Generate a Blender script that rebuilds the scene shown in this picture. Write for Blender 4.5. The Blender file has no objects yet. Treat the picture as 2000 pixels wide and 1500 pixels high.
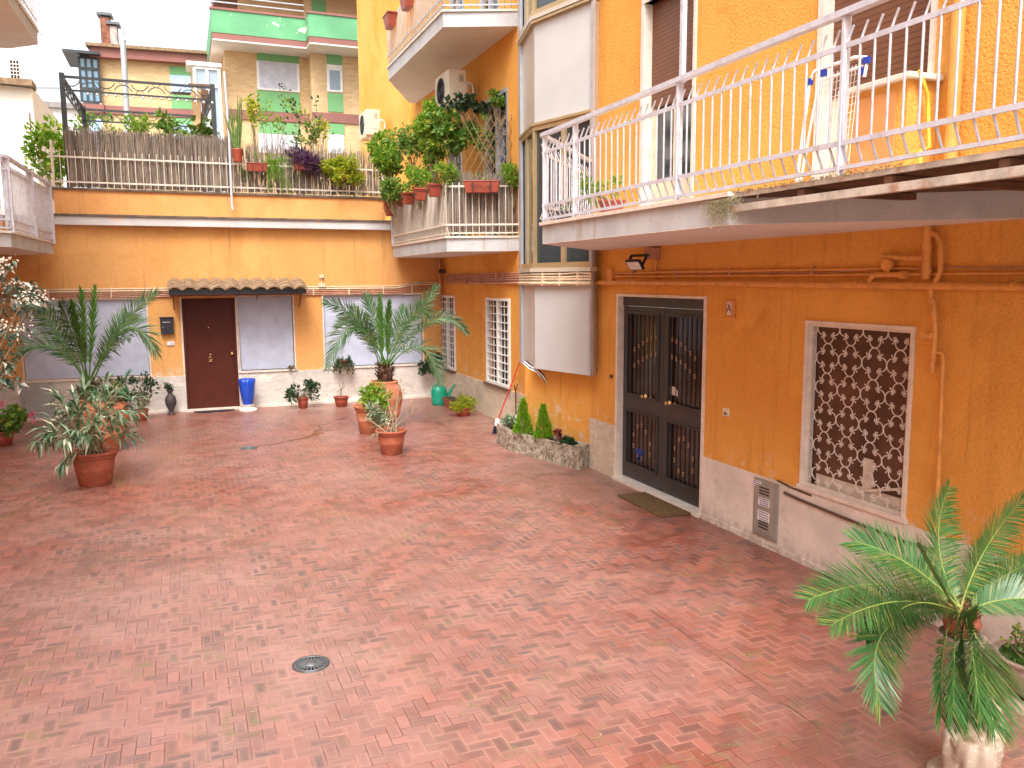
import bpy, bmesh, math, random
from mathutils import Vector, Matrix
R = math.radians
sc = bpy.context.scene
col = sc.collection
# ------------------------------------------------------------ camera, world, sun, exposure
F, H = 1600.8, 2.45
YAW, PITCH, ROLL = R(21.775), R(7.281), R(-.345)
FW = Vector((math.sin(YAW)*math.cos(PITCH), math.cos(YAW)*math.cos(PITCH), -math.sin(PITCH)))
_r = Vector((math.cos(YAW), -math.sin(YAW), 0)); _u = _r.cross(FW)
RT = math.cos(ROLL)*_r + math.sin(ROLL)*_u
UP = -math.sin(ROLL)*_r + math.cos(ROLL)*_u
CAM = Vector((0, 0, H))
cd = bpy.data.cameras.new('camera'); cam = bpy.data.objects.new('camera', cd); col.objects.link(cam)
cam.matrix_world = Matrix(((RT.x, UP.x, -FW.x, 0), (RT.y, UP.y, -FW.y, 0), (RT.z, UP.z, -FW.z, H), (0, 0, 0, 1)))
cd.sensor_width = 36; cd.sensor_fit = 'HORIZONTAL'; cd.lens = F/2000*36; cd.clip_start = .05; cd.clip_end = 3000
sc.camera = cam
SUN_EL, SUN_AZ = R(56), R(203)           # azimuth clockwise from +Y: behind the camera, a little to the left
w = bpy.data.worlds.new("World"); sc.world = w; w.use_nodes = True
wt = w.node_tree; wt.nodes.clear()
sky = wt.nodes.new('ShaderNodeTexSky'); sky.sky_type = 'NISHITA'; sky.sun_disc = False
sky.sun_elevation = SUN_EL; sky.sun_rotation = SUN_AZ; sky.dust_density = 5; sky.air_density = 1; sky.ozone_density = 1
hs = wt.nodes.new('ShaderNodeHueSaturation'); hs.inputs['Saturation'].default_value = .22
bg = wt.nodes.new('ShaderNodeBackground'); bg.inputs[1].default_value = .15
wo = wt.nodes.new('ShaderNodeOutputWorld')
wt.links.new(sky.outputs[0], hs.inputs['Color']); wt.links.new(hs.outputs[0], bg.inputs[0]); wt.links.new(bg.outputs[0], wo.inputs[0])
sd = bpy.data.lights.new('sun', 'SUN'); sd.energy = .7; sd.angle = R(20); sd.color = (1, .93, .82)
so = bpy.data.objects.new('sun', sd); col.objects.link(so)
_sv = Vector((math.sin(SUN_AZ)*math.cos(SUN_EL), math.cos(SUN_AZ)*math.cos(SUN_EL), math.sin(SUN_EL)))
so.rotation_euler = _sv.to_track_quat('Z', 'Y').to_euler()
sc.view_settings.view_transform = 'Standard'; sc.view_settings.look = 'None'; sc.view_settings.gamma = 1
sc.view_settings.exposure = 1.5
sc.render.engine = 'CYCLES'
sc.cycles.max_bounces = 8; sc.cycles.diffuse_bounces = 4; sc.cycles.transparent_max_bounces = 12

# ------------------------------------------------------------ helpers
def lin(h):
    h = h.lstrip('#'); v = [int(h[i:i+2], 16)/255 for i in (0, 2, 4)]
    return tuple((c/12.92 if c <= .04045 else ((c+.055)/1.055)**2.4) for c in v)
def ray(px, py): return FW + (px-1000)/F*RT - (py-750)/F*UP
def at(px, py, ax, v):
    d = ray(px, py); i = 'xyz'.index(ax); t = (v-CAM[i])/d[i]; return CAM + t*d
def gp(px, py): return at(px, py, 'z', 0)
class Wall:
    """a vertical plane through two ground points; u runs along it, o stands out of it towards the court"""
    def __init__(s, p0, p1):
        s.p = Vector((p0[0], p0[1], 0)); s.d = Vector((p1[0]-p0[0], p1[1]-p0[1], 0)); s.L = s.d.length; s.d.normalize()
        s.n = Vector((s.d.y, -s.d.x, 0))
        if s.n.dot(CAM - s.p) < 0: s.n = -s.n
    def uz(s, px, py, o=0):
        d = ray(px, py); p = s.p + s.n*o; t = (p-CAM).dot(s.n)/d.dot(s.n); q = CAM + d*t
        return (q-s.p).dot(s.d), q.z
    def w(s, u, z, o=0): return s.p + s.d*u + s.n*o + Vector((0, 0, z))
    def box(s, mb, u0, u1, z0, z1, o0, o1):
        u0, u1 = sorted((u0, u1)); z0, z1 = sorted((z0, z1)); o0, o1 = sorted((o0, o1))
        mb.hexa([s.w(u, z, o) for z in (z0, z1) for (u, o) in ((u0, o0), (u1, o0), (u1, o1), (u0, o1))])
    def face(s, mb, u0, u1, z0, z1, holes=(), o=0, depth=.12):
        us = sorted({u0, u1, *[x for h in holes for x in h[:2]]}); zs = sorted({z0, z1, *[x for h in holes for x in h[2:4]]})
        for a, b in zip(us, us[1:]):
            for c, e in zip(zs, zs[1:]):
                m = ((a+b)/2, (c+e)/2)
                if any(h[0] < m[0] < h[1] and h[2] < m[1] < h[3] for h in holes): continue
                mb.quad(s.w(a, c, o), s.w(b, c, o), s.w(b, e, o), s.w(a, e, o))
        for h in holes:
            if len(h) > 4: continue
            a, b, c, e = h[:4]; q = o-depth
            mb.quad(s.w(a, c, o), s.w(a, c, q), s.w(a, e, q), s.w(a, e, o)); mb.quad(s.w(b, c, o), s.w(b, c, q), s.w(b, e, q), s.w(b, e, o))
            
            if c > z0+.001: mb.quad(s.w(a, c, o), s.w(b, c, o), s.w(b, c, q), s.w(a, c, q))
            mb.quad(s.w(a, e, o), s.w(b, e, o), s.w(b, e, q), s.w(a, e, q))
class MB:
    def __init__(s): s.v = []; s.f = []; s.sm = []
    def add(s, vs, fs, smooth=False):
        n = len(s.v); s.v += [Vector(v) for v in vs]
        s.f += [tuple(i+n for i in f) for f in fs]; s.sm += [smooth]*len(fs); return s
    def quad(s, *p): return s.add(p, [tuple(range(len(p)))])
    def hexa(s, p): return s.add(p, [(3, 2, 1, 0), (4, 5, 6, 7), (0, 1, 5, 4), (1, 2, 6, 5), (2, 3, 7, 6), (3, 0, 4, 7)])
    def box(s, x0, x1, y0, y1, z0, z1):
        x0, x1 = sorted((x0, x1)); y0, y1 = sorted((y0, y1)); z0, z1 = sorted((z0, z1))
        return s.hexa([(x, y, z) for z in (z0, z1) for (x, y) in ((x0, y0), (x1, y0), (x1, y1), (x0, y1))])
    def bar(s, p, q, w, h=None, up=(0, 0, 1)):
        p, q = Vector(p), Vector(q); h = h or w; d = (q-p).normalized(); up = Vector(up)
        a = d.cross(up)
        if a.length < 1e-3: a = d.cross(Vector((0, 1, 0)))
        a.normalize(); b = a.cross(d); a *= w/2; b *= h/2
        return s.hexa([p-a-b, p+a-b, p+a+b, p-a+b, q-a-b, q+a-b, q+a+b, q-a+b])
    def tube(s, pts, r, n=6, cap=True):
        pts = [Vector(p) for p in pts]; rs = r if isinstance(r, (list, tuple)) else [r]*len(pts)
        vs = []; ref = None
        for i, p in enumerate(pts):
            d = (pts[min(i+1, len(pts)-1)] - pts[max(i-1, 0)])
            if d.length < 1e-9: d = Vector((0, 0, 1))
            d.normalize()
            if ref is None: ref = d.orthogonal()
            a = (ref - d*ref.dot(d))
            if a.length < 1e-6: a = d.orthogonal()
            a.normalize(); ref = a; b = d.cross(a)
            for k in range(n):
                t = 2*math.pi*k/n; vs.append(p + (a*math.cos(t) + b*math.sin(t))*rs[i])
        fs = [(i*n+k, i*n+(k+1) % n, (i+1)*n+(k+1) % n, (i+1)*n+k) for i in range(len(pts)-1) for k in range(n)]
        s.add(vs, fs, n > 4)
        if cap: s.add([vs[k] for k in range(n)], [tuple(range(n))[::-1]]); s.add(vs[-n:], [tuple(range(n))])
        return s
    def lathe(s, prof, c=(0, 0, 0), n=32, fn=None, sx=1, sy=1):
        c = Vector(c); vs = []
        for (r, z) in prof:
            for k in range(n):
                t = 2*math.pi*k/n; q = r*(fn(t, z) if fn else 1); vs.append(c + Vector((q*math.cos(t)*sx, q*math.sin(t)*sy, z)))
        fs = [(i*n+k, i*n+(k+1) % n, (i+1)*n+(k+1) % n, (i+1)*n+k) for i in range(len(prof)-1) for k in range(n)]
        s.add(vs, fs, True)
        for i in (0, len(prof)-1):
            if prof[i][0] > 1e-4: s.add([vs[i*n+k] for k in range(n)], [tuple(range(n))])
        return s
    def prism(s, poly, z0, z1):
        n = len(poly); vs = [(p[0], p[1], z0) for p in poly] + [(p[0], p[1], z1) for p in poly]
        return s.add(vs, [tuple(range(n))[::-1], tuple(range(n, 2*n))] + [(i, (i+1) % n, n+(i+1) % n, n+i) for i in range(n)])
    def grid(s, P, smooth=True):
        m = len(P[0]); return s.add([q for row in P for q in row], [(i*m+j, i*m+j+1, (i+1)*m+j+1, (i+1)*m+j) for i in range(len(P)-1) for j in range(m-1)], smooth)
    def leaf(s, p, d, up, L, W, fold=.25, droop=.15):
        d = d.normalized(); side = d.cross(up)
        if side.length < 1e-3: side = d.orthogonal()
        side.normalize(); nn = side.cross(d)
        m = p + d*L*.5; t = p + d*L - nn*L*droop
        return s.add([p, m + side*W/2 + nn*W*fold, t, m - side*W/2 + nn*W*fold, m], [(0, 4, 1), (4, 2, 1), (0, 3, 4), (3, 2, 4)])
    def pieces(s):
        par = {}
        def fd(x):
            while par.setdefault(x, x) != x: par[x] = par[par[x]]; x = par[x]
            return x
        key = [tuple(round(c, 5) for c in v) for v in s.v]
        for f in s.f:
            for i in f[1:]: par[fd(key[i])] = fd(key[f[0]])
        out = {}
        for f, sm in zip(s.f, s.sm):
            m = out.setdefault(fd(key[f[0]]), (MB(), {})); idx = []
            for i in f:
                if i not in m[1]: m[1][i] = len(m[0].v); m[0].v.append(s.v[i])
                idx.append(m[1][i])
            m[0].f.append(tuple(idx)); m[0].sm.append(sm)
        return [m[0] for m in out.values()]
    def build(s, name, mat, parent=None, bevel=0, bseg=2, sub=0):
        one = {'knuckles': 'knuckle', 'railing_posts': 'railing_post', 'jamb': 'jamb', 'panel_trim': 'panel_trim', 'green_panel': 'green_panel', 'hinges': 'hinge', 'clips': 'clip', 'clamps': 'clamp', 'maroon_bands': 'maroon_band', 'skirting': 'skirting', 'fittings': 'fitting', 'joints': 'joint', 'bulbs': 'bulb', 'hanging_folds': 'hanging_fold', 'vents': 'vent', 'deck_boards': 'deck_board', 'parapet_coping': 'parapet_coping', 'side_handle': 'side_handle', 'drop_pipe': 'drop_pipe', 'upper_pipe': 'upper_pipe', 'chimneys': 'chimney'}.get(name)
        if one and parent:
            ps = s.pieces()
            if len(ps) > 1: return [p.build(one + ' ', mat, parent, bevel, bseg, sub) for p in ps][-1]
            name = one
        name = name.strip()
        me = bpy.data.meshes.new(name); o = bpy.data.objects.new(name, me); col.objects.link(o)
        off = Vector((0, 0, 0)); q = parent
        while q: off += q.location; q = q.parent
        if parent is None and s.v:
            mn = Vector([min(v[i] for v in s.v) for i in range(3)]); mx = Vector([max(v[i] for v in s.v) for i in range(3)])
            off = Vector(((mn.x+mx.x)/2, (mn.y+mx.y)/2, mn.z)); o.location = off
        me.from_pydata([tuple(v-off) for v in s.v], [], s.f); me.polygons.foreach_set('use_smooth', s.sm)
        bm = bmesh.new(); bm.from_mesh(me)
        if len(s.v) < 60000 and not s.__dict__.get('raw'):
            bmesh.ops.recalc_face_normals(bm, faces=bm.faces)
        bm.to_mesh(me); bm.free()
        me.materials.append(mat); o.parent = parent
        if bevel:
            b = o.modifiers.new('bevel', 'BEVEL'); b.width = bevel; b.segments = bseg; b.limit_method = 'ANGLE'
        if sub:
            b = o.modifiers.new('sub', 'SUBSURF'); b.levels = sub; b.render_levels = sub
        return o
def tag(o, label=None, cat=None, group=None, kind=None):
    if label: o['label'] = label
    if cat: o['category'] = cat
    if group: o['group'] = group
    if kind: o['kind'] = kind
    return o
def thing(name, loc, label, cat, group=None, rz=0):
    o = bpy.data.objects.new(name, None); col.objects.link(o); o.location = Vector(loc); o.rotation_euler.z = rz
    o.empty_display_size = .1
    return tag(o, label, cat, group)
def copy_tree(o, parent=None):
    c = o.copy(); col.objects.link(c); c.parent = parent
    for ch in list(o.children): copy_tree(ch, c)
    return c
def bez(a, b, c, n=12):
    a, b, c = Vector(a), Vector(b), Vector(c)
    return [a*(1-t)**2 + b*2*t*(1-t) + c*t*t for t in [i/n for i in range(n+1)]]
def arc(c, r, a0, a1, ax, ay, n=10):
    return [Vector(c) + ax*r*math.cos(a0+(a1-a0)*i/n) + ay*r*math.sin(a0+(a1-a0)*i/n) for i in range(n+1)]

# ------------------------------------------------------------ materials
class NT:
    def __init__(s, name):
        s.m = bpy.data.materials.new(name); s.m.use_nodes = True; s.t = s.m.node_tree; s.b = s.t.nodes['Principled BSDF']
    def n(s, ty, **kw):
        x = s.t.nodes.new('ShaderNode'+ty)
        for k, v in kw.items(): setattr(x, k, v)
        return x
    def l(s, a, b): s.t.links.new(a, b)
    def sock(s, node, key, v):
        i = node.inputs[key]
        if isinstance(v, bpy.types.NodeSocket): s.l(v, i)
        else: i.default_value = v
    def math(s, op, a, b=0, c=None):
        x = s.n('Math', operation=op); s.sock(x, 0, a); s.sock(x, 1, b)
        if c is not None: s.sock(x, 2, c)
        return x.outputs[0]
    def mix(s, f, a, b, mode='MIX'):
        x = s.n('Mix', data_type='RGBA', blend_type=mode); s.sock(x, 0, f)
        s.sock(x, 6, a if isinstance(a, bpy.types.NodeSocket) else (*a[:3], 1)); s.sock(x, 7, b if isinstance(b, bpy.types.NodeSocket) else (*b[:3], 1))
        return x.outputs[2]
    def noise(s, scale, detail=4, rough=.55, vec=None, dist=0):
        x = s.n('TexNoise'); x.inputs['Scale'].default_value = scale; x.inputs['Detail'].default_value = detail
        x.inputs['Roughness'].default_value = rough; x.inputs['Distortion'].default_value = dist
        s.l(vec or s.pos(), x.inputs['Vector']); return x.outputs['Fac']
    def pos(s):
        if not hasattr(s, '_p'): s._p = s.n('NewGeometry').outputs['Position']
        return s._p
    def obj(s): return s.n('TexCoord').outputs['Object']
    def scale(s, vec, v):
        x = s.n('VectorMath', operation='MULTIPLY'); s.l(vec, x.inputs[0]); x.inputs[1].default_value = v; return x.outputs[0]
    def ramp(s, f, lo, hi, a=0, b=1):
        x = s.n('MapRange'); x.interpolation_type = 'SMOOTHSTEP'; s.l(f, x.inputs[0]); x.inputs[1].default_value = lo; x.inputs[2].default_value = hi
        x.inputs[3].default_value = a; x.inputs[4].default_value = b; return x.outputs[0]
    def bump(s, h, strength=.3, dist=.01):
        x = s.n('Bump'); x.inputs['Strength'].default_value = strength; x.inputs['Distance'].default_value = dist
        s.l(h, x.inputs['Height']); s.l(x.outputs[0], s.b.inputs['Normal']); return s
    def set(s, **kw):
        for k, v in kw.items():
            k = {'color': 'Base Color', 'rough': 'Roughness', 'metal': 'Metallic', 'spec': 'Specular IOR Level', 'coat': 'Coat Weight', 'trans': 'Transmission Weight'}.get(k, k)
            if k == 'Base Color' and not isinstance(v, bpy.types.NodeSocket): v = (*v[:3], 1)
            s.sock(s.b, k, v)
        return s
def hsv(c, k): return tuple(min(1, x*k) for x in c)
def plain(name, c, rough=.6, metal=0, var=.18, vs=6, bump=.0, bs=60, dirt=None, da=.3, spec=.5):
    t = NT(name); f = t.noise(vs, 5, .6)
    cc = t.mix(t.ramp(f, .3, .7), hsv(c, 1-var), hsv(c, 1+var*.6))
    if dirt: cc = t.mix(t.ramp(t.noise(vs*.6, 8, .7), .52, .72, 0, da), cc, dirt)
    t.set(color=cc, rough=rough, metal=metal, spec=spec)
    if bump: t.bump(t.noise(bs, 4, .6), bump, .01)
    return t.m
def stucco(name, c, c2, bs=55, bstr=.6, lowdirt=True):
    t = NT(name); p = t.pos()
    f1 = t.noise(.7, 6, .6); f2 = t.noise(3.2, 6, .65, dist=.6); f3 = t.noise(bs, 3, .6)
    cc = t.mix(t.ramp(f1, .35, .68), c, c2)
    cc = t.mix(t.ramp(f2, .5, .75, 0, .35), cc, hsv(c, .72))
    st = t.noise(1.0, 5, .6, vec=t.scale(p, (5, 5, .35)))
    cc = t.mix(t.ramp(st, .55, .75, 0, .22), cc, hsv(c, .6))
    cc = t.mix(t.ramp(f3, .3, .5, .22, 0), cc, hsv(c, .45))
    s = t.n('SeparateXYZ'); t.l(p, s.inputs[0])
    low = t.math('MULTIPLY', t.ramp(s.outputs[2], .62, .95, 1, 0), t.ramp(t.noise(5.5, 8, .72, dist=1), .53, .60, 0, .75)); cc = t.mix(low, cc, (.66, .56, .45))
    pt = t.math('MULTIPLY', t.ramp(t.noise(.9, 3, .5, dist=.4), .57, .61, 0, .45), t.ramp(s.outputs[2], .6, .7)); cc = t.mix(pt, cc, hsv(c2, 1.08))
    drip = t.noise(1, 6, .7, vec=t.scale(p, (9, 9, .5))); cc = t.mix(t.ramp(drip, .55, .70, 0, .42), cc, hsv(c, .5))
    t.set(color=cc, rough=.92, spec=.2); t.bump(f3, bstr, .012); return t.m
M = {}
OR, OR2 = (.72, .33, .068), (.78, .395, .09)
M['stucco'] = stucco('orange_stucco', OR, OR2, 42, .9)
M['stucco_far'] = stucco('pale_orange_stucco', (.68, .335, .11), (.74, .40, .145), 38, .8)
M['stucco_yel'] = stucco('yellow_orange_stucco', (.80, .38, .07), (.88, .48, .13), 60, .4)
M['plinth'] = plain('cream_plaster', (.62, .54, .47), .85, var=.1, vs=3, bump=.15, dirt=(.5, .42, .36), da=.35)
def base_plaster(name, c):
    t = NT(name); s = t.n('SeparateXYZ'); t.l(t.pos(), s.inputs[0]); cc = t.mix(t.ramp(t.noise(2, 6, .65), .3, .7), hsv(c, .82), hsv(c, 1.08))
    cc = t.mix(t.ramp(t.noise(7, 7, .7, dist=.8), .52, .68, 0, .4), cc, (.42, .35, .30)); sp = t.math('MULTIPLY', t.ramp(s.outputs[2], .0, .22, 1, 0), t.ramp(t.noise(11, 7, .75), .40, .62, .05, .6))
    cc = t.mix(sp, cc, (.20, .14, .10)); t.set(color=cc, rough=.88); t.bump(t.noise(30, 4), .2); return t.m
M['plinth'] = base_plaster('cream_plaster_base', (.74, .67, .61))
M['slab'] = plain('painted_concrete', (.50, .51, .52), .8, var=.1, vs=3, bump=.1, bs=30, dirt=(.42, .33, .25), da=.4)
def slab_m():
    t = NT('weathered_painted_concrete'); p = t.pos(); c = (.50, .51, .52); cc = t.mix(t.ramp(t.noise(2.5, 6, .65), .3, .7), hsv(c, .85), hsv(c, 1.08))
    cc = t.mix(t.ramp(t.noise(1, 6, .7, vec=t.scale(p, (7, 7, .5))), .56, .70, 0, .5), cc, (.34, .25, .15)); cc = t.mix(t.ramp(t.noise(8, 7, .7), .58, .7, 0, .4), cc, (.26, .24, .20))
    t.set(color=cc, rough=.85); t.bump(t.noise(30, 4), .15); return t.m
M['slab'] = slab_m()
M['soffit'] = plain('pale_soffit', (.72, .66, .60), .85, var=.07, vs=2)
M['marble'] = plain('worn_marble', (.74, .66, .58), .5, var=.12, vs=9, dirt=(.45, .36, .28), da=.4)
M['panel'] = plain('enamelled_panel', (.52, .53, .53), .16, var=.05, vs=2)
M['panel_beige'] = plain('beige_panel', (.54, .48, .40), .3, var=.05, vs=2)
M['alu'] = plain('gold_aluminium', (.52, .40, .22), .35, metal=.5, var=.1)
M['grey_metal'] = plain('grey_metal', (.45, .46, .49), .4, metal=.4, var=.1)
M['white_iron'] = plain('white_painted_iron', (.60, .62, .70), .45, var=.12, vs=14, dirt=(.38, .25, .15), da=.6)
M['cream_iron'] = plain('cream_painted_iron', (.74, .66, .56), .5, var=.12, vs=14, dirt=(.42, .25, .14), da=.4)
M['white'] = plain('white_paint', (.80, .79, .77), .5, var=.06, dirt=(.6, .5, .4), da=.2)
M['shutter'] = plain('lilac_grey_shutter', (.42, .44, .53), .5, var=.05, vs=2)
M['door'] = plain('mahogany_door', (.085, .018, .010), .5, var=.12, vs=3, spec=.2)
M['gate'] = plain('dark_gate_paint', (.058, .054, .054), .38, metal=.3, var=.15)
M['brass'] = plain('brass', (.75, .5, .22), .25, metal=.9)
M['black'] = plain('black_enamel', (.018, .018, .028), .35, var=.2)
M['dark'] = plain('dark_interior', (.022, .012, .010), .8)
M['dark_brown'] = plain('dark_brown_interior', (.13, .060, .035), .5, var=.35, vs=3)
M['roller'] = None
M['terracotta'] = plain('terracotta', (.36, .095, .048), .75, var=.22, vs=10, bump=.1, dirt=(.60, .42, .32), da=.35)
M['terracotta_lt'] = plain('pale_terracotta', (.50, .17, .085), .8, var=.2, vs=6, bump=.12, dirt=(.7, .5, .4), da=.4)
M['plastic_pot'] = plain('brick_plastic', (.33, .065, .035), .45, var=.12)
M['soil'] = plain('soil', (.05, .032, .02), .95, var=.4, vs=30, bump=.6)
M['blue'] = plain('cobalt_glaze', (.012, .07, .50), .3, var=.12)
M['green_plastic'] = plain('green_plastic', (.005, .30, .18), .38, var=.08)
M['pipe'] = plain('orange_pipe', (.72, .33, .075), .45, var=.15, vs=10, dirt=(.3, .13, .05), da=.35)
M['pipe_br'] = plain('brownish_pipe', (.50, .25, .16), .45, var=.2, vs=8)
M['pipe_cream'] = plain('cream_pipe', (.70, .55, .38), .45, var=.15, vs=8)
M['pipe_dark'] = plain('dark_pipe', (.10, .055, .035), .5, var=.3)
M['bark'] = plain('palm_stem', (.12, .06, .035), .95, var=.5, vs=40, bump=.8, bs=90)
M['stem'] = plain('woody_stem', (.22, .17, .09), .9, var=.3, vs=20)
M['glass'] = NT('window_glass').set(color=(.03, .045, .055), rough=.06, spec=1).m
M['glass_pale'] = NT('pale_window_glass').set(color=(.30, .38, .45), rough=.1, spec=.8).m
M['curtain'] = plain('cream_curtain', (.72, .62, .44), .9)
M['red'] = plain('red_handle', (.5, .02, .02), .4)
M['bristle'] = plain('navy_bristles', (.02, .02, .06), .9)
M['mat'] = plain('coir_mat', (.15, .085, .03), .98, var=.3, vs=30, bump=.8, bs=200)
M['maroon'] = plain('maroon_band', (.30, .13, .11), .85, var=.1, vs=1)
M['iron_dark'] = plain('dark_iron', (.05, .055, .06), .5, metal=.4)
M['cabinet'] = plain('grey_cabinet', (.36, .37, .36), .45, var=.08)
M['cast'] = plain('cast_iron', (.13, .14, .15), .4, metal=.5, var=.3, vs=30)
M['peeled'] = plain('peeled_plaster', (.75, .68, .56), .9, var=.15, vs=20)
M['cloth'] = plain('canvas', (.62, .42, .22), .9, var=.15, vs=8)
M['cloth_dark'] = plain('brown_canvas', (.20, .12, .08), .9, var=.2)
M['yellow'] = plain('yellow_hose', (.75, .5, .04), .5)
M['wood_box'] = plain('orange_board', (.68, .28, .09), .7, var=.12, vs=5, dirt=(.3, .15, .06), da=.25)
def foliage(name, a, b, c=None, rough=.5, trans=.25):
    t = NT(name); g = t.n('NewGeometry'); r = g.outputs['Random Per Island']
    cc = t.mix(t.ramp(r, 0, 1), a, b)
    if c: cc = t.mix(t.math('GREATER_THAN', r, .86), cc, c)
    t.set(color=cc, rough=rough, spec=.45)
    tr = t.n('BsdfTranslucent'); t.l(t.mix(.5, cc, (.9, 1, .3), 'MULTIPLY'), tr.inputs[0])
    mx = t.n('MixShader'); mx.inputs[0].default_value = trans
    out = t.t.nodes['Material Output']; t.l(t.b.outputs[0], mx.inputs[1]); t.l(tr.outputs[0], mx.inputs[2]); t.l(mx.outputs[0], out.inputs[0])
    return t.m
M['f_palm'] = foliage('palm_leaflets', (.032, .085, .028), (.085, .165, .055), (.17, .19, .07), trans=.15)
M['f_palm_new'] = foliage('young_palm_leaflets', (.06, .17, .025), (.11, .25, .04), trans=.25)
M['f_cycad'] = foliage('cycad_leaflets', (.03, .105, .022), (.085, .20, .06), (.20, .21, .05), rough=.35, trans=.15)
M['f_dark'] = foliage('dark_green_leaves', (.015, .045, .015), (.035, .085, .03), rough=.3, trans=.1)
M['f_mid'] = foliage('mid_green_leaves', (.08, .19, .025), (.18, .33, .05), (.40, .40, .07), trans=.35)
M['f_bright'] = foliage('bright_green_leaves', (.12, .28, .02), (.26, .42, .04), (.45, .5, .06), trans=.4)
M['f_yellow'] = foliage('yellow_green_leaves', (.32, .38, .02), (.55, .55, .04), (.12, .24, .02), trans=.45)
M['f_lime'] = foliage('lime_conifer_sprays', (.10, .30, .01), (.24, .46, .02), (.4, .5, .04), trans=.35)
M['f_purple'] = foliage('purple_leaves', (.07, .02, .08), (.14, .05, .14), (.12, .12, .05), trans=.2)
M['f_oleander'] = foliage('grey_green_leaves', (.09, .17, .08), (.30, .40, .26), (.74, .72, .58), rough=.4, trans=.15)
M['f_oleander_dk'] = foliage('deep_green_long_leaves', (.02, .10, .04), (.05, .17, .07), rough=.35, trans=.15)
M['f_variegated'] = foliage('white_edged_leaves', (.025, .075, .055), (.14, .20, .15), (.55, .54, .48), rough=.4, trans=.15)
M['f_blossom'] = foliage('pale_blossom', (.78, .74, .68), (.92, .90, .84), rough=.6, trans=.3)
M['f_pink'] = foliage('pink_blossom', (.65, .08, .16), (.80, .2, .3), rough=.6)
M['f_redleaf'] = foliage('dark_red_leaves', (.12, .015, .02), (.25, .03, .04))
M['f_dry'] = foliage('dry_leaves', (.30, .24, .13), (.42, .36, .22), (.14, .2, .06))
M['moss'] = foliage('moss', (.03, .08, .01), (.09, .18, .02))

def rolling(name, c, pitch=.045):
    t = NT(name); z = t.n('SeparateXYZ'); t.l(t.pos(), z.inputs[0]); fr = t.math('FRACT', t.math('DIVIDE', z.outputs[2], pitch))
    e = t.ramp(t.math('ABSOLUTE', t.math('SUBTRACT', fr, .5)), .36, .48)
    cc = t.mix(t.ramp(t.noise(5), .3, .7), hsv(c, .9), hsv(c, 1.08)); cc = t.mix(e if name[:5] == 'brown' else t.math('MULTIPLY', e, .13), cc, hsv(c, .35))
    t.set(color=cc, rough=.5); t.bump(e, -.8 if name[:5] == 'brown' else -.25, .01); return t.m
M['roller'] = rolling('brown_roller_slats', (.17, .065, .028))
M['shutter'] = rolling('lilac_grey_shutter_slats', (.47, .51, .64), .052)
M['roller_lt'] = rolling('grey_roller_slats', (.52, .53, .60), .05)
M['roller_blue'] = rolling('blue_roller_slats', (.38, .52, .78), .06)

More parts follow.
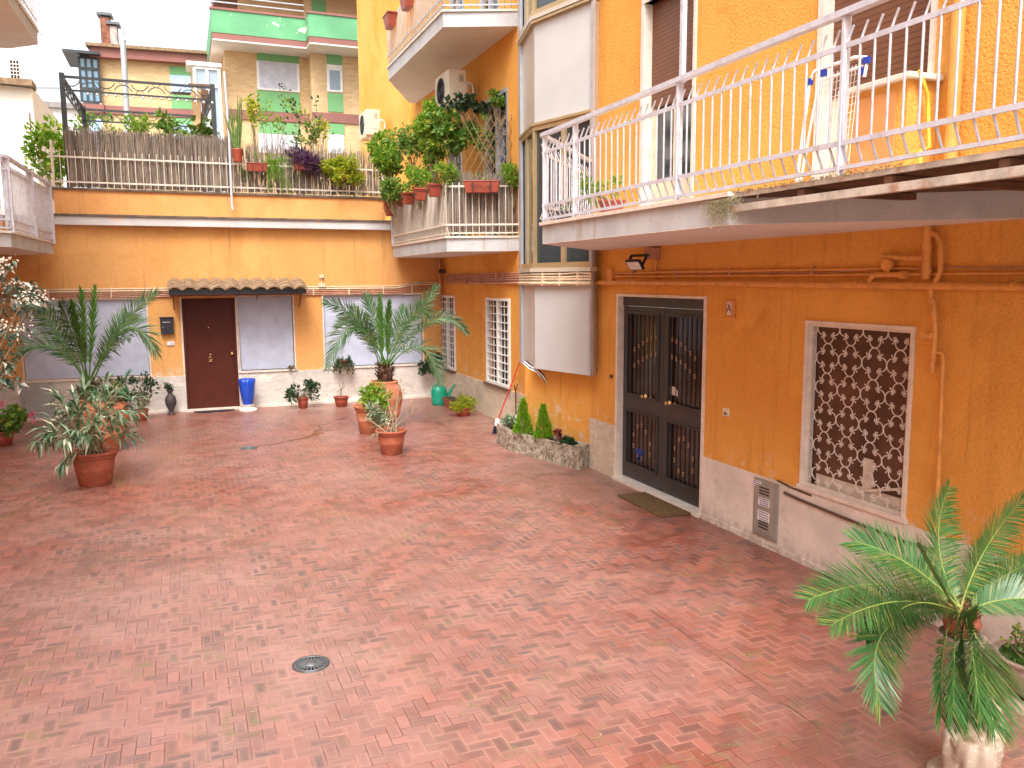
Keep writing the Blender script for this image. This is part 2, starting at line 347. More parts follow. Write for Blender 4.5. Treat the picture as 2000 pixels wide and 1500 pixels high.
def pavers():
    t = NT('herringbone_clay_pavers'); p = t.pos(); U = .0705
    s = t.n('SeparateXYZ'); t.l(p, s.inputs[0])
    x = t.math('DIVIDE', s.outputs[0], U); y = t.math('DIVIDE', s.outputs[1], U)
    i = t.math('FLOOR', x); j = t.math('FLOOR', y); fx = t.math('FRACT', x); fy = t.math('FRACT', y)
    k = t.math('FLOORED_MODULO', t.math('SUBTRACT', i, j), 4)
    isv = t.math('GREATER_THAN', k, 1.5)
    def sel(a, b): return t.math('ADD', t.math('MULTIPLY', a, t.math('SUBTRACT', 1, isv)), t.math('MULTIPLY', b, isv))
    lu = sel(t.math('ADD', fx, k), t.math('ADD', fy, t.math('SUBTRACT', 3, k))); lv = sel(fy, fx)
    ida = sel(t.math('SUBTRACT', i, k), i); idb = sel(j, t.math('SUBTRACT', j, t.math('SUBTRACT', 3, k)))
    d = t.math('MINIMUM', t.math('MINIMUM', lu, t.math('SUBTRACT', 2, lu)), t.math('MINIMUM', lv, t.math('SUBTRACT', 1, lv)))
    cx = t.n('CombineXYZ'); t.l(ida, cx.inputs[0]); t.l(idb, cx.inputs[1]); t.l(isv, cx.inputs[2])
    wn = t.n('TexWhiteNoise'); t.l(cx.outputs[0], wn.inputs[0]); rnd = wn.outputs['Value']; rs = t.n('SeparateColor'); t.l(wn.outputs['Color'], rs.inputs[0])
    cc = t.mix(t.ramp(rnd, 0, 1), (.215, .056, .034), (.34, .098, .062))
    big = t.noise(.55, 5, .6); med = t.noise(2.6, 6, .65)
    cc = t.mix(t.ramp(big, .36, .62, 0, .6), cc, (.38, .20, .165))
    # broad pale patch: sky sheen on the near-left paving, painted into the colour
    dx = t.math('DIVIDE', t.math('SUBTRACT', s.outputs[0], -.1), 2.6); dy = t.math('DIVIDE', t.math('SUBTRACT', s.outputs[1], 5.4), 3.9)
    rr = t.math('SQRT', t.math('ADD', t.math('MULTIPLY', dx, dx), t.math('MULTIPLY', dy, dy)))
    painted_sheen = t.math('MULTIPLY', t.ramp(t.math('ADD', rr, t.math('MULTIPLY', t.noise(.9, 6, .65), 1.1)), .9, 1.7, 1, 0), t.ramp(t.noise(4, 6, .7), .25, .6, .5, 1))
    cc = t.mix(t.math('MULTIPLY', painted_sheen, .34), cc, (.42, .30, .29))
    dk = t.math('MULTIPLY', t.math('GREATER_THAN', rs.outputs[1], .66), t.ramp(t.noise(.8, 4, .6, vec=t.scale(p, (1, 1, 1))), .40, .60, 0, .55))
    ctr = t.ramp(d, .05, .4)
    cc = t.mix(t.math('MULTIPLY', dk, t.math('ADD', .35, t.math('MULTIPLY', ctr, .65))), cc, (.075, .048, .042))
    soft = t.math('MULTIPLY', t.ramp(t.noise(9, 4, .6), .45, .7, 0, .55), t.math('MULTIPLY', ctr, t.ramp(big, .35, .6)))
    cc = t.mix(soft, cc, (.10, .056, .05))
    cd_ = t.math('MULTIPLY', t.math('MULTIPLY', t.math('POWER', rs.outputs[2], 2.0), ctr), t.math('MULTIPLY', t.ramp(t.noise(16, 4, .6), .30, .62, .5, 1), t.ramp(t.noise(.45, 3, .5), .36, .56, .4, 1)))
    cc = t.mix(cd_, cc, (.115, .078, .074))
    grey = t.ramp(t.noise(1.3, 7, .7, vec=t.scale(p, (.8, 1.6, 1))), .56, .72, 0, .5); cc = t.mix(grey, cc, (.13, .095, .088))
    moss = t.math('MULTIPLY', t.ramp(t.noise(1.7, 6, .7), .50, .62), t.ramp(t.noise(14, 3, .6), .48, .62, 0, .5)); cc = t.mix(moss, cc, (.17, .17, .05))
    dust = t.ramp(t.noise(5, 8, .75, dist=1), .60, .72, 0, .35); cc = t.mix(dust, cc, (.42, .30, .26))
    j1 = t.ramp(d, .02, .055, 1, 0)
    jc = t.mix(t.ramp(t.noise(3, 3, .5), .4, .6), (.40, .24, .19), (.07, .035, .028))
    cc = t.mix(t.math('MULTIPLY', j1, .85), cc, jc)
    sx = None
    for c0 in (3.12,):
        a = t.ramp(t.math('ABSOLUTE', t.math('SUBTRACT', t.math('ADD', s.outputs[0], t.math('MULTIPLY', t.noise(20, 2), .006)), c0+.003)), .002, .0055, 1, 0)
        sx = a if sx is None else t.math('MAXIMUM', sx, a)
    sx = t.math('MULTIPLY', sx, t.ramp(t.noise(3.1, 4, .7), .42, .58, .0, .9)); cc = t.mix(sx, cc, (.03, .018, .012))
    sp = t.math('MULTIPLY', t.math('GREATER_THAN', t.noise(38, 1, .5), .76), .6); cc = t.mix(sp, cc, (.6, .5, .38))
    ro = t.math('ADD', t.ramp(t.noise(2.2, 5, .6), .3, .7, .34, .46), t.math('MULTIPLY', rs.outputs[0], .14))
    ro = t.math('ADD', ro, t.math('MULTIPLY', cd_, .3)); t.set(color=cc, rough=ro, spec=1.0, coat=.45)
    t.b.inputs['Coat Roughness'].default_value = .36
    h = t.math('ADD', t.ramp(d, .0, .09), t.math('MULTIPLY', t.noise(70, 4, .6), .25)); h = t.math('ADD', h, t.math('MULTIPLY', rs.outputs[2], .4)); h = t.math('SUBTRACT', h, t.math('MULTIPLY', sx, 1.5))
    t.bump(h, .45, .004); return t.m
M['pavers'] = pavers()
def tiles_stone(name, c, bw=.62, bh=.24, ax=0, mort=.012):
    t = NT(name); s = t.n('SeparateXYZ'); t.l(t.pos(), s.inputs[0]); cb = t.n('CombineXYZ'); t.l(s.outputs[ax], cb.inputs[0]); t.l(s.outputs[2], cb.inputs[1])
    b = t.n('TexBrick'); t.l(cb.outputs[0], b.inputs['Vector']); b.inputs['Scale'].default_value = 1; b.inputs['Brick Width'].default_value = bw; b.inputs['Row Height'].default_value = bh
    b.inputs['Mortar Size'].default_value = mort*.35; b.inputs['Color1'].default_value = (*hsv(c, .82), 1); b.inputs['Color2'].default_value = (*hsv(c, 1.1), 1); b.inputs['Mortar'].default_value = (*hsv(c, .8), 1)
    v = t.noise(6, 8, .7, vec=t.scale(t.pos(), (1, 1, 2.5)), dist=1)
    cc = t.mix(t.ramp(v, .32, .66, 0, .75), b.outputs[0], hsv(c, .62)); cc = t.mix(t.ramp(t.noise(18, 6, .7), .5, .75, 0, .35), cc, (.82, .78, .72))
    t.set(color=cc, rough=.6); return t.m
M['travertine'] = tiles_stone('travertine_cladding', (.74, .68, .62))
M['travertine_side'] = tiles_stone('travertine_cladding_side', (.70, .60, .46), .36, .22, 1)
def bricks(name, c, mort, ax):
    t = NT(name); s = t.n('SeparateXYZ'); t.l(t.pos(), s.inputs[0]); cb = t.n('CombineXYZ'); t.l(s.outputs[ax], cb.inputs[0]); t.l(s.outputs[2], cb.inputs[1])
    b = t.n('TexBrick'); t.l(cb.outputs[0], b.inputs['Vector']); b.inputs['Scale'].default_value = 1; b.inputs['Brick Width'].default_value = .27; b.inputs['Row Height'].default_value = .085
    b.inputs['Mortar Size'].default_value = .012; b.inputs['Color1'].default_value = (*hsv(c, .85), 1); b.inputs['Color2'].default_value = (*hsv(c, 1.12), 1); b.inputs['Mortar'].default_value = (*mort, 1)
    cc = t.mix(t.ramp(t.noise(1.2, 5), .35, .7, 0, .25), b.outputs[0], hsv(c, .7)); t.set(color=cc, rough=.9); return t.m
M['brick'] = bricks('yellow_brick', (.68, .46, .23), (.58, .44, .28), 0)
def peeling(name, c, under, amt=.64, sc_=1.1):
    t = NT(name); f = t.noise(sc_, 8, .68, dist=.6); s = t.n('SeparateXYZ'); t.l(t.pos(), s.inputs[0])
    cc = t.mix(t.ramp(t.noise(.8, 4), .3, .7), hsv(c, .85), hsv(c, 1.15))
    cc = t.mix(t.ramp(f, amt, amt+.015), cc, under); t.set(color=cc, rough=.85); return t.m
M['green_paint'] = peeling('peeling_green_paint', (.14, .40, .20), (.72, .70, .58), .62)
M['green_panel'] = plain('green_render', (.18, .42, .18), .85, var=.08, vs=1)
M['ledge'] = peeling('peeling_grey_ledge', (.60, .58, .58), (.70, .56, .44), .62, 1.6)
M['coping'] = plain('dark_coping', (.16, .12, .09), .9, var=.4, vs=6, bump=.4)
M['parapet'] = stucco('stained_orange_parapet', (.76, .36, .12), (.80, .42, .16), 30, .4)
def reed_mat():
    t = NT('dry_reed_canes'); g = t.n('NewGeometry'); r = g.outputs['Random Per Island']
    cc = t.mix(t.ramp(r, 0, 1), (.11, .085, .07), (.42, .34, .27)); cc = t.mix(t.ramp(t.noise(5, 4), .5, .7, 0, .4), cc, (.16, .15, .10))
    t.set(color=cc, rough=.9); return t.m
M['reed'] = reed_mat()
def rooftile():
    t = NT('weathered_roof_tile'); cc = t.mix(t.ramp(t.noise(7, 6, .7), .3, .7), (.19, .105, .06), (.34, .24, .15))
    cc = t.mix(t.ramp(t.noise(11, 5, .7), .56, .66, 0, .8), cc, (.20, .19, .08)); cc = t.mix(t.ramp(t.noise(30, 5, .7), .55, .7, 0, .5), cc, (.12, .09, .07))
    t.set(color=cc, rough=.95); t.bump(t.noise(60, 4), .5); return t.m
M['rooftile'] = rooftile()
def rough_stone():
    t = NT('weathered_travertine_trough'); v = t.noise(14, 8, .75, dist=1.2)
    cc = t.mix(t.ramp(v, .35, .62), (.10, .075, .045), (.52, .44, .34)); cc = t.mix(t.ramp(t.noise(5, 6, .7), .52, .66, 0, .6), cc, (.62, .57, .48))
    cc = t.mix(t.ramp(t.noise(9, 6, .7), .58, .7, 0, .5), cc, (.13, .14, .05)); t.set(color=cc, rough=.9); t.bump(v, 1, .03); return t.m
M['rough_stone'] = rough_stone()
def statue_m():
    t = NT('aged_marble'); cc = t.mix(t.ramp(t.noise(9, 6, .65, dist=.8), .42, .75), (.40, .32, .25), (.24, .15, .09)); cc = t.mix(t.ramp(t.noise(40, 4), .55, .7, 0, .3), cc, (.80, .74, .66))
    t.set(color=cc, rough=.45); t.bump(t.noise(60, 3), .2, .004); return t.m
M['aged_marble'] = statue_m()
# ------------------------------------------------------------ ground
random.seed(7)
g = MB(); g.quad((-400, -300, -.02), (400, -300, -.02), (400, 700, -.02), (-400, 700, -.02))
tag(g.build('ground', plain('bare_ground', (.22, .19, .16), .95, vs=.5)), kind='structure')
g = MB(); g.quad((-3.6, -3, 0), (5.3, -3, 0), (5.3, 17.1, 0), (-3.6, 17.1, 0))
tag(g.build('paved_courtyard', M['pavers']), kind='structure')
WB = Wall((-3.6, 16.6), (5.05, 16.6))       # back wall
WR = Wall((4.86, -3), (4.86, 9.38))         # right wall
WW = Wall((5.05, 12.0), (5.05, 23.0))       # wing wall behind the bay
BX0, BY0 = 4.72, 9.12; BX1, BY1 = 4.425, 10.22; BX2, BY2 = 4.66, 11.24
WM = Wall((BX0, BY0), (BX1, BY1)); WL = Wall((BX1, BY1), (BX2, BY2)); WRet = Wall((4.88, 9.27), (BX0, BY0))

# ------------------------------------------------------------ terrace annex (back wall)
ann = thing('terrace_annex', (1, 16.6, 0), 'low orange building closing the courtyard, with brown door, grey shutters and roof terrace', 'building')
def rect(W, a, b, c, d): # hole from pixels: left x, right x at mid, top y, bottom y measured at centre
    u0, z1 = W.uz(a, c); u1, _ = W.uz(b, c); _, z0 = W.uz((a+b)/2, d); return [u0, u1, z0, z1]
B = lambda x: x+3.6
sh = [(B(-2.66), B(-.63), .715, 2.13), (B(.98), B(2.0), .72, 2.15), (B(2.6), B(4.62), .715, 2.15)]
dr = (B(-.02), B(.93), .02, 2.13)
m = MB(); WB.face(m, 0, 8.65, .66, 3.5, sh + [(dr[0], dr[1], .66, 2.13)], depth=.1); m.build('wall', M['stucco_far'], ann)
m = MB()
WB.face(m, 0, B(-.02), 0, .68, o=.035); WB.face(m, B(.93), 8.65, 0, .68, o=.035)
for a, b in ((0, B(-.02)), (B(.93), 8.65)): m.quad(WB.w(a, .68, 0), WB.w(b, .68, 0), WB.w(b, .68, .035), WB.w(a, .68, .035))
for u in (B(-.02), B(.93)): m.quad(WB.w(u, 0, -.1), WB.w(u, 0, .035), WB.w(u, .68, .035), WB.w(u, .68, -.1))
m.build('stone_base', M['travertine'], ann)
m = MB(); WB.box(m, 0, B(-.04), 0, .045, .035, .1); WB.box(m, B(.96), 8.62, 0, .045, .035, .1); m.build('skirting', M['marble'], ann)
for (a, b, c, d) in sh:
    m = MB(); WB.box(m, a+.01, b-.01, c+.01, d-.01, -.08, -.05); s_ = m.build('shutter', M['shutter'], ann)
    m = MB(); t = .028
    WB.box(m, a-t, a, c, d, -.02, .012); WB.box(m, b, b+t, c, d, -.02, .012); WB.box(m, a-t, b+t, d, d+t, -.02, .014)
    m.build('frame', M['marble'], s_)
    m = MB(); WB.box(m, a-.05, b+.05, c-.035, c, -.06, .06); m.build('sill', M['marble'], s_)
# brown door
a, b, c, d = dr
m = MB(); WB.box(m, a+.05, b-.05, .03, d-.05, -.075, -.04); dl = m.build('door', M['door'], ann, bevel=.004)
m = MB(); WB.box(m, a, a+.05, .03, d, -.09, -.01); WB.box(m, b-.05, b, .03, d, -.09, -.01); WB.box(m, a+.05, b-.05, d-.05, d, -.09, -.012); m.build('frame', M['door'], dl, bevel=.004)
m = MB(); WB.box(m, a-.03, a, .68, d+.02, -.02, .012); WB.box(m, b, b+.03, .68, d+.02, -.02, .012); m.build('jamb', M['marble'], dl)
def knob(W, px, py, r=.03, o=-.04):
    u, z = W.uz(px, py, o); m = MB(); ax = W.n
    pts = [W.w(u, z, o+t) for t in (0, .02, .022, .045, .06, .065)]; m.tube(pts, [r*1.2, r*1.2, r*.45, r*.5, r, r*.6], 12); return m
knob(WB, 453, 690).build('door_knob', M['brass'], dl)
m = knob(WB, 411, 692, .02); u, z = WB.uz(411, 700, 0); m.tube(arc(WB.w(u, z, .0), .03, 0, 6.28, WB.d, Vector((0, 0, 1)), 14), .006, 5, False)
m.box(*(lambda p: (p.x-.03, p.x+.03, p.y-.02, p.y-.005, p.z-.06, p.z-.045))(WB.w(u, z, -.02))); m.build('door_knocker', M['brass'], dl)
u, z = WB.uz(407, 640, 0); m = MB(); m.tube([WB.w(u, z, -.04), WB.w(u, z, -.03)], .009, 8); m.build('peephole', M['brass'], dl)
m = MB(); WB.box(m, a-.02, b+.02, 0, .03, -.1, .16); m.build('threshold', M['marble'], ann)
# tiled canopy
cn = MB(); x0, x1 = -.22, 2.19
WB.box(cn, B(x0), B(x1), 2.245, 2.30, 0, .62); WB.box(cn, B(x0), B(x1), 2.21, 2.245, .56, .64); canopy = cn.build('door_canopy', M['black'], ann)
tm = MB(); n = 10; pw = (x1-x0+.04)/n
for i in range(n):
    for r_ in range(3):
        ya, yb = .06+r_*.2, .06+r_*.2+.27
        P = []
        for o in (ya, yb):
            row = []
            for q in range(9):
                s = q/8; xx = x0-.02+(i+s)*pw
                z = 2.47 - o*.24 + .055*abs(math.sin(s*math.pi)) + (.02 if o == yb else .0)
                row.append(WB.w(B(xx), z+random.uniform(-.003, .003), o+random.uniform(-.01, .01)*(o == yb)))
            P.append(row)
        tm.grid(P); e = P[1]; tm.grid([e, [v-Vector((0, 0, .032)) for v in e]])
tm.build('roof_tiles', M['rooftile'], canopy)
for u in (B(-.15), B(1.33), B(2.12)):
    m = MB(); m.bar(WB.w(u, 2.22, .5), WB.w(u, 1.93 if u != B(1.33) else 2.1, .01), .018); m.bar(WB.w(u, 2.23, 0.01), WB.w(u, 2.23, .55), .02); m.build('bracket', M['pipe_dark'], canopy)
tm = MB(); random.seed(5)
for i in range(240):
    p = WB.w(B(random.uniform(x0, x1)), 2.5-random.uniform(0, .12), random.uniform(.02, .5)); tm.leaf(p, Vector((random.gauss(0, .6), random.gauss(-.2, .5), 1)), Vector((1, 0, 0)), random.uniform(.02, .06), .012)
tag(tm.build('moss', M['moss'], canopy), kind='stuff')
# ledge, parapet, coping
m = MB(); WB.box(m, B(-2.02), B(3.97), 3.445, 3.60, -.1, .16); m.build('ledge', M['ledge'], ann, bevel=.008)
m = MB(); WB.box(m, B(-2.04), B(3.99), 3.60, 3.635, -.1, .19); m.build('ledge_coping', M['coping'], ann)
m = MB(); WB.box(m, B(-2.0), B(3.9), 3.635, 4.06, -.15, .0); m.build('parapet', M['parapet'], ann)
m = MB(); WB.box(m, B(-2.02), B(3.92), 4.06, 4.10, -.18, .035); m.build('parapet_coping', M['coping'], ann)
m = MB(); m.box(-3.6, 5.0, 16.78, 22.6, 3.45, 3.62); m.build('terrace_floor', M['slab'], ann)
m = MB(); m.box(-3.6, 5.0, 22.4, 22.6, 0, 3.45); m.build('rear_wall', M['stucco_far'], ann)

# ------------------------------------------------------------ railings helper
def iron_rail(W, u0, u1, z0, z1, zl, zh, pitch=.11, r=.008, bend=.05, o=0, tipin=.06, mb=None, wob=0):
    m = mb or MB(); n = max(1, int((u1-u0)/pitch))
    for i in range(n+1):
        u = u0+(u1-u0)*i/n+random.uniform(-wob, wob)
        m.tube([W.w(u, z0, o-bend), W.w(u, zl, o), W.w(u, zh, o), W.w(u, z1, o-bend*.8)], r, 5)
    for z in (zl, zh): m.bar(W.w(u0-.02, z, o), W.w(u1+.02, z, o), .012, .028)
    return m
random.seed(3)
ir = thing('iron_railing', (1, 16.56, 4.1), 'thin cream iron railing along the parapet of the roof terrace', 'railing')
m = iron_rail(WB, B(-1.98), B(3.9), 4.1, 4.74, 4.2, 4.63, .118, .0075, .0, .0, wob=.004); m.build('bars', M['cream_iron'], ir)
for x in (-1.98, 3.86):
    m = MB(); WB.box(m, B(x)-.02, B(x)+.02, 4.1, 4.9, -.02, .02); m.build('post', M['cream_iron'], ir)

def reeds(W, u0, u1, z0, z1, o, n, seed, jag=.05, gap=0, tilt=.02):
    random.seed(seed); m = MB()
    for i in range(n):
        u = random.uniform(u0, u1); h = z1+random.gauss(0, jag); r = random.uniform(.003, .006); oo = o+random.uniform(-.02, .02)
        if random.random() < gap: continue
        a = random.gauss(0, tilt); k = Vector(W.d)*r; b = random.gauss(0, .012)
        p0 = W.w(u, z0+random.uniform(0, .04), oo); p1 = W.w(u+a*.5+b, (z0+h)/2, oo); p2 = W.w(u+a, h, oo+random.gauss(0, .015)); nn = W.n*r
        m.add([p0-k, p0+nn, p0+k, p1-k, p1+nn, p1+k, p2-k*.6, p2+nn*.6, p2+k*.6], [(0, 1, 4, 3), (1, 2, 5, 4), (3, 4, 7, 6), (4, 5, 8, 7)])
    return m
rs1 = tag(reeds(WB, B(-1.75), B(1.0), 4.11, 5.09, -.06, 1700, 1, .04).build('reed_screen', M['reed']), 'dense brown reed screen behind the railing under the black pergola', 'reed screen')
rs2 = tag(reeds(WB, B(1.02), B(3.85), 4.11, 4.96, -.06, 800, 2, .06, .1, .03).build('reed_screen', M['reed']), 'thin ragged reed screen with gaps behind the hanging flower planters', 'reed screen')

# ------------------------------------------------------------ right apartment building
apt = thing('apartment_building', (4.9, 5, 0), 'tall orange apartment building with bay window and balconies along the right side', 'building')
HT = 12.6
RU = lambda y: y+3
gate = (RU(6.90), RU(8.74), .0, 2.27); win = (RU(4.40), RU(5.45), .69, 2.065, 0)
bd1 = (RU(7.20), RU(8.20), 3.0, 5.42); bd2 = (RU(4.36), RU(5.44), 3.0, 5.2)
m = MB(); WR.face(m, 0, RU(9.38), .64, HT, [(gate[0], gate[1], .64, 2.27), win, bd1, bd2], depth=.14); m.build('wall', M['stucco'], apt)
m = MB(); WR.face(m, 0, gate[0], 0, .645, o=.018); m.quad(WR.w(0, .645, 0), WR.w(gate[0], .645, 0), WR.w(gate[0], .645, .018), WR.w(0, .645, .018)); m.build('plaster_base', M['plinth'], apt)
m = MB(); WR.box(m, gate[1], RU(9.38), 0, .66, -.1, .03); m.build('stone_base', M['travertine_side'], apt)
m = MB(); WR.box(m, 0, gate[0]-.02, 0, .05, .018, .03); m.build('skirting', M['plinth'], apt)
# gate door
gd = MB(); a, b, c, d = gate
t = .045
WR.box(gd, a+.0, a+t, 0, d, -.14, .012); WR.box(gd, b-t, b, 0, d, -.14, .012); WR.box(gd, a+t, b-t, d-.03, d, -.14, .010); gs = gd.build('door_surround', M['marble'], apt)
m = MB(); WR.box(m, a, b, 0, .03, -.14, .05); m.build('threshold', M['marble'], gs)
mid = WR.uz(1299, 780, -.1)[0]; a2, b2 = a+t, b-t
m = MB(); WR.box(m, a2, b2, d-.14, d-.03, -.13, -.06); m.build('transom', M['gate'], gs, bevel=.004)
def gate_leaf(u0, u1, knobpx):
    W = WR; m = MB(); z0, z1 = .05, d-.145; s = .085
    zm = .98
    W.box(m, u0, u0+s, z0, z1, -.125, -.07); W.box(m, u1-s, u1, z0, z1, -.125, -.07)
    for (p, q) in ((z0, z0+.17), (zm-.09, zm+.09), (z1-.07, z1)): W.box(m, u0+s, u1-s, p, q, -.123, -.072)
    for (p, q) in ((z0+.17, zm-.09), (zm+.09, z1-.07)):
        for (e, f) in ((u0+s, u0+s+.02), (u1-s-.02, u1-s)): W.box(m, e, f, p, q, -.09, -.055)
        for (e, f) in ((p, p+.02), (q-.02, q)): W.box(m, u0+s+.02, u1-s-.02, e, f, -.09, -.055)
    leaf = m.build('gate_leaf', M['gate'], gs, bevel=.003)
    m = MB(); k = MB(); n = 7; us = [u0+s+.03+(u1-u0-2*s-.06)*(i+.5)/n for i in range(n)]
    for i, u in enumerate(us):
        for (p, q) in ((z0+.17, zm-.09), (zm+.09, z1-.07)):
            m.tube([W.w(u, p, -.075), W.w(u, q, -.075)], .0065, 6)
    def kn(u, z): k.lathe([(0, -.028), (.010, -.024), (.013, -.014), (.007, -.004), (.007, .004), (.013, .014), (.010, .024), (0, .028)], W.w(u, z, -.075), 10)
    for i, u in enumerate(us[:6] if u0 > mid-.01 else us[1:]):
        f = (i/5 if u0 < mid-.01 else 1-i/5)      # 0 at the outer bar, 1 at the meeting stile
        kn(u, 1.62+.17*math.sin(f*1.4)); kn(u, 1.45+.17*math.sin(f*1.4)-.02)
    cu = (us[1]+us[5])/2
    for j in range(9):
        an = j*2*math.pi/9+.3; u = cu+math.cos(an)*(us[5]-us[1])/2; u = min(us, key=lambda q: abs(q-u)); kn(u, .54+.2*math.sin(an))
    m.build('bars', M['gate'], leaf); k.build('knuckles', M['brass'] if False else plain('bronze', (.35, .22, .14), .35, metal=.6), leaf)
    m = MB(); W.box(m, u0+s-.01, u1-s+.01, z0+.1, z1-.05, -.12, -.115)
    gl = NT('dark_door_glass'); gl.set(color=(.035, .018, .012), rough=.08, spec=.8); gm = gl.m
    m.build('glass', gm, leaf)
    kb = knob(W, knobpx[0], knobpx[1], .024, -.07); kb.build('door_knob', M['brass'], leaf)
    u, z = W.uz(knobpx[0]+10, knobpx[1]+2, -.07); m = MB(); m.tube([W.w(u, z, -.07), W.w(u, z, -.058)], .016, 12); m.build('lock', M['brass'], leaf)
    return leaf
gl1 = gate_leaf(mid+.004, b2-.005, (1262, 774)); gl2 = gate_leaf(a2+.005, mid-.004, (1309, 787))
# things seen through the door glass / sticker
u, z = WR.uz(1313, 765, -.1); m = MB(); m.prism([(0, 0)], 0, 0) if False else None
m.add([WR.w(u+.07, z-.04, -.112), WR.w(u-.09, z-.04, -.112), WR.w(u-.085, z+.02, -.112), WR.w(u-.05, z+.05, -.112), WR.w(u+.03, z+.06, -.112), WR.w(u+.07, z+.03, -.112)], [(0, 1, 2, 3, 4, 5)])
m.build('notice', M['white'], gl2)
m = MB(); u, z = WR.uz(1247, 888, -.1); m.lathe([(.0, -.07), (.075, -.07), (.10, .06), (.105, .065), (.09, .06)], (0, 0, 0), 20)
m.v = [Vector((WR.w(0, 0, -.113).x + (v.x*.02), WR.w(u, 0, 0).y+v.y, z+v.z)) for v in m.v]; m.build('blue_tub_shape', M['blue'], gl1)
# grille window
a, b, c, d = win[:4]
m = MB(); t = .032
WR.box(m, a-t, a, c, d, -.09, .02); WR.box(m, b, b+t, c, d, -.09, .02); WR.box(m, a-t, b+t, d, d+t, -.09, .022); wf = m.build('window', M['marble'], apt, bevel=.004)
m = MB(); WR.box(m, a-t-.02, b+t+.02, c-.04, c, -.09, .035); m.build('sill', M['marble'], wf, bevel=.005)
m = MB(); WR.box(m, a-.04, b+.04, c-.04, d+.04, -.105, -.10); m.build('pane', M['dark_brown'], wf)
m = MB()
for (e, f) in ((a, a+.05), ((a+b)/2-.14, (a+b)/2-.04)): WR.box(m, e, f, c, c+.34 if e > a and f < b else d, -.099, -.09)
WR.box(m, a+.05, b-.05, c, c+.1, -.098, -.092)
m.bar(WR.w(a+.02, c+.2, -.075), WR.w((a+b)/2, c+.06, -.075), .03, .02); m.build('sash', M['marble'], wf)
if 0: m.quad(WR.w(a, d, -.14), WR.w(b, d, -.14), WR.w(b, d, -.22), WR.w(a, d, -.22)); m.quad(WR.w(a, c, -.14), WR.w(a, d, -.14), WR.w(a, d, -.22), WR.w(a, c, -.22)); m.quad(WR.w(b, c, -.14), WR.w(b, d, -.14), WR.w(b, d, -.22), WR.w(b, c, -.22)); pass
gr = MB(); P = .245; U_, Z_ = WR.d, Vector((0, 0, 1)); og = -.03
cols = [a+.02+P*(.42+i) for i in range(5)]; rows = [d-P*(.12)-P*j for j in range(7)]
def inw(q): return a+.005 < (q-WR.p).dot(WR.d) < b-.005 and c+.005 < q.z < d-.005
def seg(pts, r):
    run = []
    for q in pts+[None]:
        if q is not None and inw(q): run.append(q)
        else:
            if len(run) > 1: gr.tube(run, r, 5)
            run = []
for cu_ in cols:
    for cz in rows:
        o_ = WR.w(cu_, cz, og)
        for k4 in range(4):
            an = k4*math.pi/2; ax = U_*math.cos(an)+Z_*math.sin(an); ay = -U_*math.sin(an)+Z_*math.cos(an)
            cc_ = o_ + ax*P*.285; seg(arc(cc_, P*.215, -1.9, 1.9, ax, ay, 20), .0048)
            for sgn in (1, -1):
                e = 0
                c2 = cc_ + (ax*math.cos(1.9)+ay*sgn*math.sin(1.9))*P*.165
                seg([c2 + (ax*math.cos(1.9+q*.6)+ay*sgn*math.sin(1.9+q*.6))*P*.05*(1-q*.07) for q in range(9)], .0033)
            dg = (ax+ay).normalized(); s0 = o_ + dg*P*.297
            seg([s0-dg*P*.06, s0+dg*P*.10], .0036); seg([s0+dg*P*.10, s0+dg*P*.17], .0055) 
            pr_ = (ax-ay).normalized(); s1 = s0
            seg([s1-pr_*P*.11, s1, s1+pr_*P*.11], .0036)
gr.build('scroll_grille', plain('grille_paint', (.74, .68, .62), .45, var=.1), wf)
m = MB(); WR.box(m, a, a+.02, c, d, og-.01, og+.01); WR.box(m, b-.02, b, c, d, og-.01, og+.01); WR.box(m, a+.02, b-.02, c, c+.02, og-.01, og+.01); WR.box(m, a+.02, b-.02, d-.02, d, og-.01, og+.01); m.build('grille_frame', M['marble'], wf)
# upper balcony doors (roller shutters)
def balcony_door(hole, down, name='balcony_door'):
    a, b, c, d = hole; W = WR; t = .03
    m = MB(); W.box(m, a-.02, a+.02, c, d, -.14, .02); W.box(m, b-t, b+.03, c, d, -.14, .02); W.box(m, a-.02, b+.02, d, d+.05, -.14, .022); f = m.build(name, M['marble'], apt)
    m = MB(); W.box(m, a+.02, b-t, c+(d-c)*(1-down), d, -.12, -.09); m.build('roller_shutter', M['roller'], f)
    zz = c+(d-c)*(1-down); m = MB()
    for (e, q) in ((a+.02, a+.09), ((a+b-t)/2-.04, (a+b-t)/2+.04), (b-t-.07, b-t)): W.box(m, e, q, c, zz, -.125, -.10)
    W.box(m, a+.09, b-t-.07, c, c+.5, -.124, -.102); m.build('sash', plain('cream_sash', (.72, .62, .46), .5), f)
    m = MB(); W.box(m, a+.02, b-t, c, zz+.02, -.135, -.130); m.build('pane', M['glass'], f)
balcony_door(bd1, .46); balcony_door(bd2, .60)
